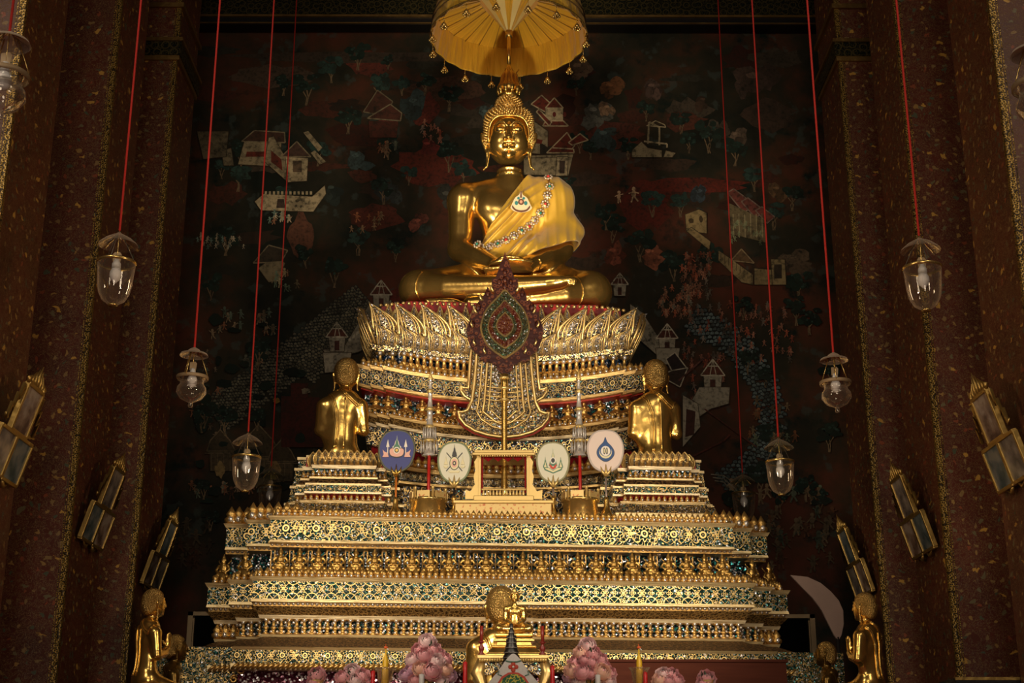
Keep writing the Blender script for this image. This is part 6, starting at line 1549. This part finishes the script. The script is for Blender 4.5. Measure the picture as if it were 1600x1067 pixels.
# gilt table of the small statue
YS = 15.0
tz = P(800, 1022.5, YS-.45).z
st = empty('statue_table', (P(801, 1030, YS).x, YS, 0)); tag(st, 'carved gilt table with curved legs under the small seated statue', 'table')
k = PX(YS-.45, tz); W2 = 56*k
m = MB(); m.box((0, 0, tz-.02), (W2*2, .9, .04)); m.build('tabletop', CREAMP, st, bevel=.008)
for i in range(27):
    m = MB(); m.ball((-W2+.03+(2*W2-.06)*i/26, -.46, tz-.055), (.016, .016, .02), 0, 6, 4); m.build('bead', CREAMP, st)
m = MB(); m.plate([(-W2*.96, tz-.07), (W2*.96, tz-.07), (W2*.98, tz-.20), (W2*.62, tz-.20), (W2*.45, tz-.15), (0, tz-.19), (-W2*.45, tz-.15), (-W2*.62, tz-.20), (-W2*.98, tz-.20)], -.43, -.38); m.build('apron', FILI_PETAL, st)
for sx in (-1, 1):
    for sy in (-1, 1):
        m = MB(); X0 = sx*W2*.84; m.tube([(X0, sy*.38, tz-.06), (X0+sx*.05, sy*.40, tz-.18), (X0-sx*.02, sy*.38, tz-.34), (X0+sx*.03, sy*.42, tz-.44), (X0, sy*.40, tz-.5), (X0, sy*.40, tz-1.2), (X0, sy*.40, 0)], [.06, .075, .045, .065, .05, .05, .05], 10); m.build('leg', GILTB, st)
# small seated statue on a stepped pedestal: a copy of the large one without cloth robe
sb_ = PX(YS, 3.6)*.178/S_
sbz = P(803, 990, YS-.1).z
sb = empty('small_buddha_statue', (P(803, 986, YS).x, YS, sbz)); sb.scale = (sb_, sb_, sb_); tag(sb, 'small shiny gold seated Buddha statue on a stepped pedestal in the lower centre', 'statue')
for o in (bo, ho, hair):
    c = o.copy(); COL.objects.link(c); c.parent = sb; c.matrix_parent_inverse = Matrix()
fc = [o for o in buddha.children if o.name.startswith('flame_finial')][0].copy(); COL.objects.link(fc); fc.parent = sb; fc.scale = (.6, .6, .25); fc.location = (0, 0, f0.z*.74)
sp_ = empty('stepped_pedestal', (sb.location.x, YS, tz)); tag(sp_, 'stepped gold pedestal between the small seated statue and the gilt table', 'pedestal')
hh = sbz-tz; kk = PX(YS-.3, tz)
for (z0, z1, w0, w1) in ((0, .10, 48, 47), (.10, .18, 46, 44), (.18, .42, 43, 34), (.42, .50, 36, 35), (.50, .68, 29, 27), (.68, .76, 33, 33), (.76, .90, 31, 27), (.90, 1.0, 30, 30)):
    m = MB(); a, b = w0*kk, w1*kk
    vs = [(sx*q, sy*q*.62, z*hh) for q, z in ((a, z0), (b, z1)) for sx, sy in ((-1, -1), (1, -1), (1, 1), (-1, 1))]
    m.add(vs, [(0, 1, 2, 3), (4, 5, 6, 7), (0, 1, 5, 4), (1, 2, 6, 5), (2, 3, 7, 6), (3, 0, 4, 7)]); m.build('step', GOLD, sp_, bevel=.006)
# candlesticks on the table
DKRED = simple('dark_red_wax', (.16, .012, .010), .4)
def candlestick(px, ytop, ymid, Y, zb, label, grp):
    q = P(px, ytop, Y); e = empty('candlestick', (q.x, Y, zb)); tag(e, label, 'candle', grp); H = q.z-zb; zm = P(px, ymid, Y).z-zb
    m = MB(); m.lathe([(.035, 0), (.038, .01), (.015, .03), (.025, zm*.35), (.032, zm*.55), (.014, zm*.75), (.018, zm*.88), (.034, zm*.93), (.034, zm)], n=14); m.build('holder', DKRED, e)
    m = MB(); m.lathe([(.018, zm), (.018, H)], n=12); m.build('candle', simple('brown_red_wax', (.20, .02, .012), .35), e)
candlestick(752.5, 978, 1002, YS-.38, tz, 'dark red candle in a turned holder at the left end of the gilt table', 'candles on the gilt table')
candlestick(847.5, 978, 1003, YS-.38, tz, 'dark red candle in a turned holder at the right end of the gilt table', 'candles on the gilt table')
REDWAX = simple('red_wax', (.50, .012, .015), .35); WHITEWAX = simple('white_wax', (.72, .68, .66), .4)
def candle(px, ytop, r, Y, mat, label):
    q = P(px, ytop, Y); m = MB(); H = q.z-OTZ; m.lathe([(r, 0), (r*1.02, H*.3), (r*.98, H*.7), (r, H-.004), (r*.7, H)], n=14); m.tube([(0, 0, H), (0.003, 0, H+.02)], .003, 5)
    o = m.build('candle', mat, loc=(q.x, Y, OTZ)); tag(o, label, 'candle'); return o
candle(727, 1034, .022, YO, REDWAX, 'red candle standing just left of the gilt table'); candle(863, 1040, .022, YO, REDWAX, 'red candle standing just right of the gilt table')
candle(583, 1048, .022, YO, REDWAX, 'short red candle beside the left yellow wax cone'); candle(1008, 1050, .022, YO, REDWAX, 'short red candle beside the right yellow wax cone')
candle(659, 1053, .026, YO-.35, WHITEWAX, 'white candle in front of the left large pink bouquet'); candle(934, 1054, .026, YO-.35, WHITEWAX, 'white candle in front of the right large pink bouquet')
# yellow wax cones in cut glass goblets
YEL = simple('yellow_wax', (.75, .45, .02), .4)
for px, lb in ((603, 'yellow pointed wax cone in a cut glass goblet, left of centre'), (998, 'yellow pointed wax cone in a cut glass goblet, right of centre')):
    Y = YO+.05; q = P(px, 1014, Y); e = empty('wax_cone_goblet', (q.x, Y, OTZ)); tag(e, lb, 'ornament'); k = PX(Y, OTZ); H = q.z-OTZ; zg = P(px, 1043, Y).z-OTZ
    m = MB(); m.lathe([(9*k, 0), (9*k, .01), (2*k, .03), (2*k, .05), (11*k, zg*.45), (13*k, zg*.85), (17*k, zg), (16*k, zg), (12*k, zg*.85), (10*k, zg*.5)], n=20, caps=False); m.build('goblet', GLASS, e)
    m = MB(); m.lathe([(6*k, zg*.3), (5.4*k, zg*.9), (4.6*k, zg*1.1), (4.8*k, zg*1.2), (3.0*k, zg*1.2+(H-zg)*.3), (1.6*k, zg+(H-zg)*.7), (1.0*k, H)], n=14); m.build('wax_cone', YEL, e)
    m = MB()
    for j in range(5): a = j*1.26; m.ball((1.6*k*math.cos(a), 1.6*k*math.sin(a), H+.015), (.012, .012, .012), 0, 6, 4)
    m.tube([(0, 0, H), (-.002, 0, H+.05)], .004, 5); m.tube([(0, 0, H+.01), (.03, -.01, H-.01)], .006, 5, 1); m.build('flower_tip', [simple('orange_bloom', (.7, .12, .03), .5), WHITEWAX], e)
# peonies
def peony(seed):
    rnd = random.Random(seed); m = MB(); m.ball((0, 0, .1), (.38, .38, .40), 1, 10, 7)
    for ring, (N, R, th0) in enumerate(((4, .46, 14), (5, .62, 30), (6, .78, 48), (7, .92, 70), (8, 1.0, 95))):
        for k in range(N):
            a0 = 2*PI*(k+.5*(ring % 2))/N+rnd.uniform(-.2, .2); wa = 2*PI/N*.72; GU, GV = 7, 6; vs = []; dr_ = rnd.uniform(-.05, .05); t0 = th0+rnd.uniform(-7, 7)
            for i in range(GU):
                for j in range(GV):
                    u, v = i/(GU-1)*2-1, j/(GV-1); th = math.radians(t0+(150-t0)*(1-v)+12*u*u*v); an = a0+u*wa*(.35+.65*math.sin(min(1, v+.15)*PI*.55))
                    r = R+dr_+.13*v**4*(1+.5*math.sin(u*6+seed+k))-.05*u*u+.05*(1-abs(u))*v
                    vs.append((r*math.sin(th)*math.cos(an), r*math.sin(th)*math.sin(an), r*math.cos(th)))
            m.add(vs, [(i*GV+j, i*GV+j+1, (i+1)*GV+j+1, (i+1)*GV+j) for i in range(GU-1) for j in range(GV-1)], 0, True)
    return m
def petm(name, c, c2):
    n = NB(name); return n.set(col=n.mix(n.noise(n.ob, 2.2, 2), c, c2), rough=.6, sheen=.3)
PET = [petm('pink_petals', (.80, .30, .35), (.90, .52, .54)), petm('pale_pink_petals', (.88, .60, .61), (.94, .74, .74)), petm('peach_petals', (.92, .50, .36), (.94, .66, .54)), petm('mauve_petals', (.60, .30, .46), (.74, .46, .58))]
PEO = [[peony(i*3+j).mesh('peony_bloom', [pm_, PET[0]], False) for j in range(2)] for i, pm_ in enumerate(PET)]
LEAFM = simple('dark_green_leaves', (.02, .05, .018), .5)
def bouquet(px, Y, blooms, label, k_=1.0):
    q = P(px, 1060, Y); e = empty('peony_bouquet', (q.x, Y, OTZ)); tag(e, label, 'flowers', 'pink peony bouquets'); k = PX(Y, OTZ); rnd = random.Random(px)
    m = MB()
    for (bx, by, r, c, dy) in blooms:
        c0 = P(bx, by, Y+dy); lo = Vector((c0.x-q.x, dy, c0.z-OTZ)); o = bpy.data.objects.new('bloom', PEO[c][rnd.randint(0, 1)]); COL.objects.link(o); o.parent = e; o.location = lo
        s = r*k*1.12; o.scale = (s, s, s); d = Vector((lo.x*1.3+rnd.uniform(-.05, .05), -.35, .12+rnd.uniform(0, .2))); o.rotation_euler = d.to_track_quat('Z', 'Y').to_euler()
        m.tube([(0, 0, .02), (lo.x*.4, dy*.4, lo.z*.5), (lo.x, dy+.01, lo.z)], .006, 5)
    m.build('stems', LEAFM, e)
    m = MB(); xs = [b_[0] for b_ in blooms]; w_ = (max(xs)-min(xs))/2*k+.03; zt_ = max(P(bx, by, Y).z for bx, by, *_ in blooms)-OTZ
    for j in range(46):
        a = rnd.uniform(0, 2*PI); t = rnd.uniform(0, 1)**.8; rr_ = w_*(1-.75*t)*rnd.uniform(.4, 1.0); z = .02+zt_*.92*t
        M_ = Matrix.Translation((rr_*math.cos(a), rr_*math.sin(a)*.6+.02, z)) @ Matrix.Rotation(a, 4, 'Z') @ Matrix.Rotation(rnd.uniform(.3, 1.3), 4, 'Y')
        L_ = .09; m.add([M_ @ Vector(v) for v in ((0, 0, 0), (.018, -.02, L_*.35), (.022, 0, L_*.4), (.018, .02, L_*.35), (0, 0, L_))], [(0, 1, 2), (0, 2, 3), (1, 4, 2), (2, 4, 3)])
    m.build('leaves', LEAFM, e)
    m = MB(); m.lathe([(.05, 0), (.06, .02), (.04, .05), (.07, .12), (.065, .12), (.03, .05)], n=14); m.build('vase', CREAMP, e)
    return e
BL = [(667, 1002, 12, 1, 0), (655, 1016, 11, 0, -.02), (677, 1015, 11, 0, .0), (663, 1024, 12, 0, -.08), (686, 1022, 9, 0, .02), (645, 1030, 11, 1, -.02), (682, 1034, 12, 1, -.08), (697, 1030, 9, 0, .03), (657, 1044, 11, 2, -.12), (675, 1049, 13, 0, -.14), (642, 1046, 10, 3, -.03), (695, 1046, 11, 2, -.05), (634, 1054, 10, 3, -.02), (705, 1055, 9, 3, .0), (648, 1062, 9, 0, -.1), (690, 1064, 9, 1, -.08)]
bouquet(667, YO-.05, BL, 'tall pink and peach peony bouquet left of centre')
BR = [(918, 1009, 12, 1, 0), (907, 1020, 11, 2, -.01), (926, 1022, 12, 0, -.03), (938, 1030, 10, 0, .02), (912, 1030, 7, 0, -.08), (924, 1034, 10, 0, -.07), (898, 1035, 10, 0, .0), (944, 1040, 9, 0, .02), (894, 1048, 12, 2, -.04), (910, 1050, 12, 0, -.12), (924, 1052, 8, 0, -.13), (940, 1050, 13, 2, -.1), (953, 1052, 10, 0, .0), (888, 1058, 8, 3, .0), (952, 1064, 10, 1, -.04), (905, 1064, 10, 1, -.05)]
bouquet(921, YO-.05, BR, 'tall pink and peach peony bouquet right of centre')
bouquet(551, YO, [(550, 1050, 12, 1, 0), (566, 1056, 11, 0, -.02), (536, 1058, 11, 0, -.03), (556, 1063, 10, 1, -.08), (574, 1064, 8, 0, 0)], 'low cluster of pink peonies left of the yellow cone')
bouquet(495, YO, [(495, 1055, 12, 0, 0), (490, 1066, 9, 0, -.03)], 'single pink peony at the far left of the row')
bouquet(1044, YO, [(1036, 1054, 11, 1, 0), (1050, 1054, 10, 0, .0), (1030, 1062, 10, 2, -.04), (1058, 1063, 10, 0, -.02), (1044, 1064, 9, 0, -.06)], 'low cluster of pink peonies right of the yellow cone')
bouquet(1104, YO, [(1104, 1060, 12, 0, 0), (1098, 1068, 9, 0, -.03)], 'single pink peony at the far right of the row')
# embroidered white fan and black spire
YV = 13.9; q = P(802, 1060, YV); e = empty('embroidered_fan', (q.x, YV, OTZ)); tag(e, 'white bell-shaped embroidered fan with green and red borders at the bottom centre', 'fan')
def vp(px, py): w_ = P(px, py, YV); return (w_.x-q.x, w_.z-OTZ)
sh = poly_smooth([(802, 1021), (810, 1027), (817, 1036), (824, 1046), (832, 1056), (842, 1068), (848, 1080), (802, 1081), (756, 1080), (762, 1068), (772, 1056), (780, 1046), (787, 1036), (794, 1027)], 4)
n = NB('white_embroidery'); WE = n.set(col=n.mix(n.noise(n.ob, 60, 2), (.58, .54, .52), (.76, .72, .68)), rough=.8, normal=n.bump(n.noise(n.ob, 90, 2), .6, .004))
n = NB('green_yellow_embroidery'); GE = n.set(col=n.mix(n.band(n.noise(n.ob, 22, 1), .5, .05), (.03, .13, .06), (.62, .52, .08)), rough=.8)
m = MB(); m.plate([vp(*p) for p in sh], -.01, .02); m.build('cloth', WE, e)
m = MB(); m.plate([vp(802+x, y) for x, y in ((-27, 1081), (-25, 1068), (-18, 1057), (-8, 1051), (0, 1050), (8, 1051), (18, 1057), (25, 1068), (27, 1081))], -.014, -.009); m.build('red_border', EMB['red'], e)
m = MB(); m.plate([vp(802+x, y) for x, y in ((-24, 1081), (-22, 1069), (-16, 1060), (-7, 1054), (0, 1053), (7, 1054), (16, 1060), (22, 1069), (24, 1081))], -.018, -.013); m.build('green_field', GE, e)
for s in (-1, 1):
    m = MB(); m.tube([(vp(802+s*x, y)[0], -.014, vp(802+s*x, y)[1]) for x, y in ((0, 1034.5), (6, 1034), (12, 1032.5))], .007, 5); m.build('green_braid', EMB['green'], e)
    m = MB(); m.tube([(vp(802+s*x, y)[0], -.014, vp(802+s*x, y)[1]) for x, y in ((18, 1056), (24, 1054), (22, 1048), (27, 1052))], .006, 5); m.build('green_braid', EMB['green'], e)
m = MB(); a, b = vp(802, 1042)
for j in range(4): m.ball((a+.028*math.cos(j*PI/2), -.014, b+.03*math.sin(j*PI/2)), (.022, .006, .022), 0, 8, 5)
m.ball((a, -.02, b), (.012, .006, .012), 1, 8, 5); m.build('red_flower', [EMB['red'], EMB['white']], e)
Ysp = 14.35; q = P(799, 1030, Ysp); e = empty('black_spire', (q.x, Ysp, OTZ)); tag(e, 'slender black tiered spire ringed with silver in front of the small statue', 'ornament')
zt_ = P(799, 974, Ysp).z-OTZ; zb = P(799, 1026, Ysp).z-OTZ; k = PX(Ysp, OTZ); m = MB(); pr = [(.10, 0), (.10, zb*.8)]
for j in range(8): t = j/8; z = zb*.8+(zt_-zb*.8)*t; r = (14*(1-t)**1.1+1.4)*k; pr += [(r, z), (r*1.04, z+.012), (r*.80, z+(zt_-zb*.8)/8-.004)]
pr += [(.006, zt_)]; m.lathe(pr, n=18); m.build('spire', BLACK, e)
for j in range(8): t = j/8; z = zb*.8+(zt_-zb*.8)*t+.008; r = (14*(1-t)**1.1+1.4)*k*1.05; mm = MB(); mm.tube([(r*math.cos(a), r*math.sin(a), z) for a in np.linspace(0, 2*PI, 20, endpoint=False)], .0035, 4, closed=True); mm.build('silver_ring', simple('tarnished_silver', (.45, .42, .38), .35, .7), e)
for s in (-1, 1):
    m = MB()
    for j in range(5): x = s*(9-j*.6)*k; z = zb*.95+j*.05; m.tube([(s*4*k, 0, z), (x, 0, z+.01), (x*1.05, 0, z+.045)], [.014, .01, .002], 5)
    m.build('flame_edging', BLACK, e)
# wooden cabinet at the right and gilt edge of another table
a = P(905, 1034, 16.2); b = P(1228, 1034, 16.2)
n = NB('red_brown_wood'); xx = n.xyz(n.ob); g = n.noise(n.comb(n.m('MULTIPLY', xx[0], 1.2), xx[1], n.m('MULTIPLY', xx[2], 14)), 2, 4)
WOOD = n.set(col=n.mix(g, (.060, .014, .008), (.115, .032, .017)), rough=.8, spec=.15)
e = empty('wooden_chest', ((a.x+b.x)/2, 16.4, 0)); tag(e, 'long red-brown wooden chest standing before the lower right of the altar', 'chest')
m = MB(); w_ = b.x-a.x; m.box((0, .0, a.z/2), (w_, .42, a.z)); m.build('body', WOOD, e); m = MB(); m.box((0, 0, a.z+.012), (w_+.04, .46, .03)); m.build('lid', WOOD, e)
a = P(1493, 1058, 15.0); b = P(1640, 1058, 15.0); e = empty('side_table', ((a.x+b.x)/2, 15.3, 0)); tag(e, 'gilt edged table top just showing in the lower right corner', 'table')
m = MB(); m.box((0, 0, a.z-.03), (b.x-a.x, .6, .05)); m.build('tabletop', BLACK, e); m = MB(); m.box((0, -.31, a.z-.015), (b.x-a.x+.02, .02, .03)); m.build('gilt_edge', FRAMEG, e)
for sx in (-1, 1): m = MB(); m.box((sx*(b.x-a.x)*.45, 0, a.z/2-.03), (.08, .4, a.z-.06)); m.build('leg', BLACK, e)
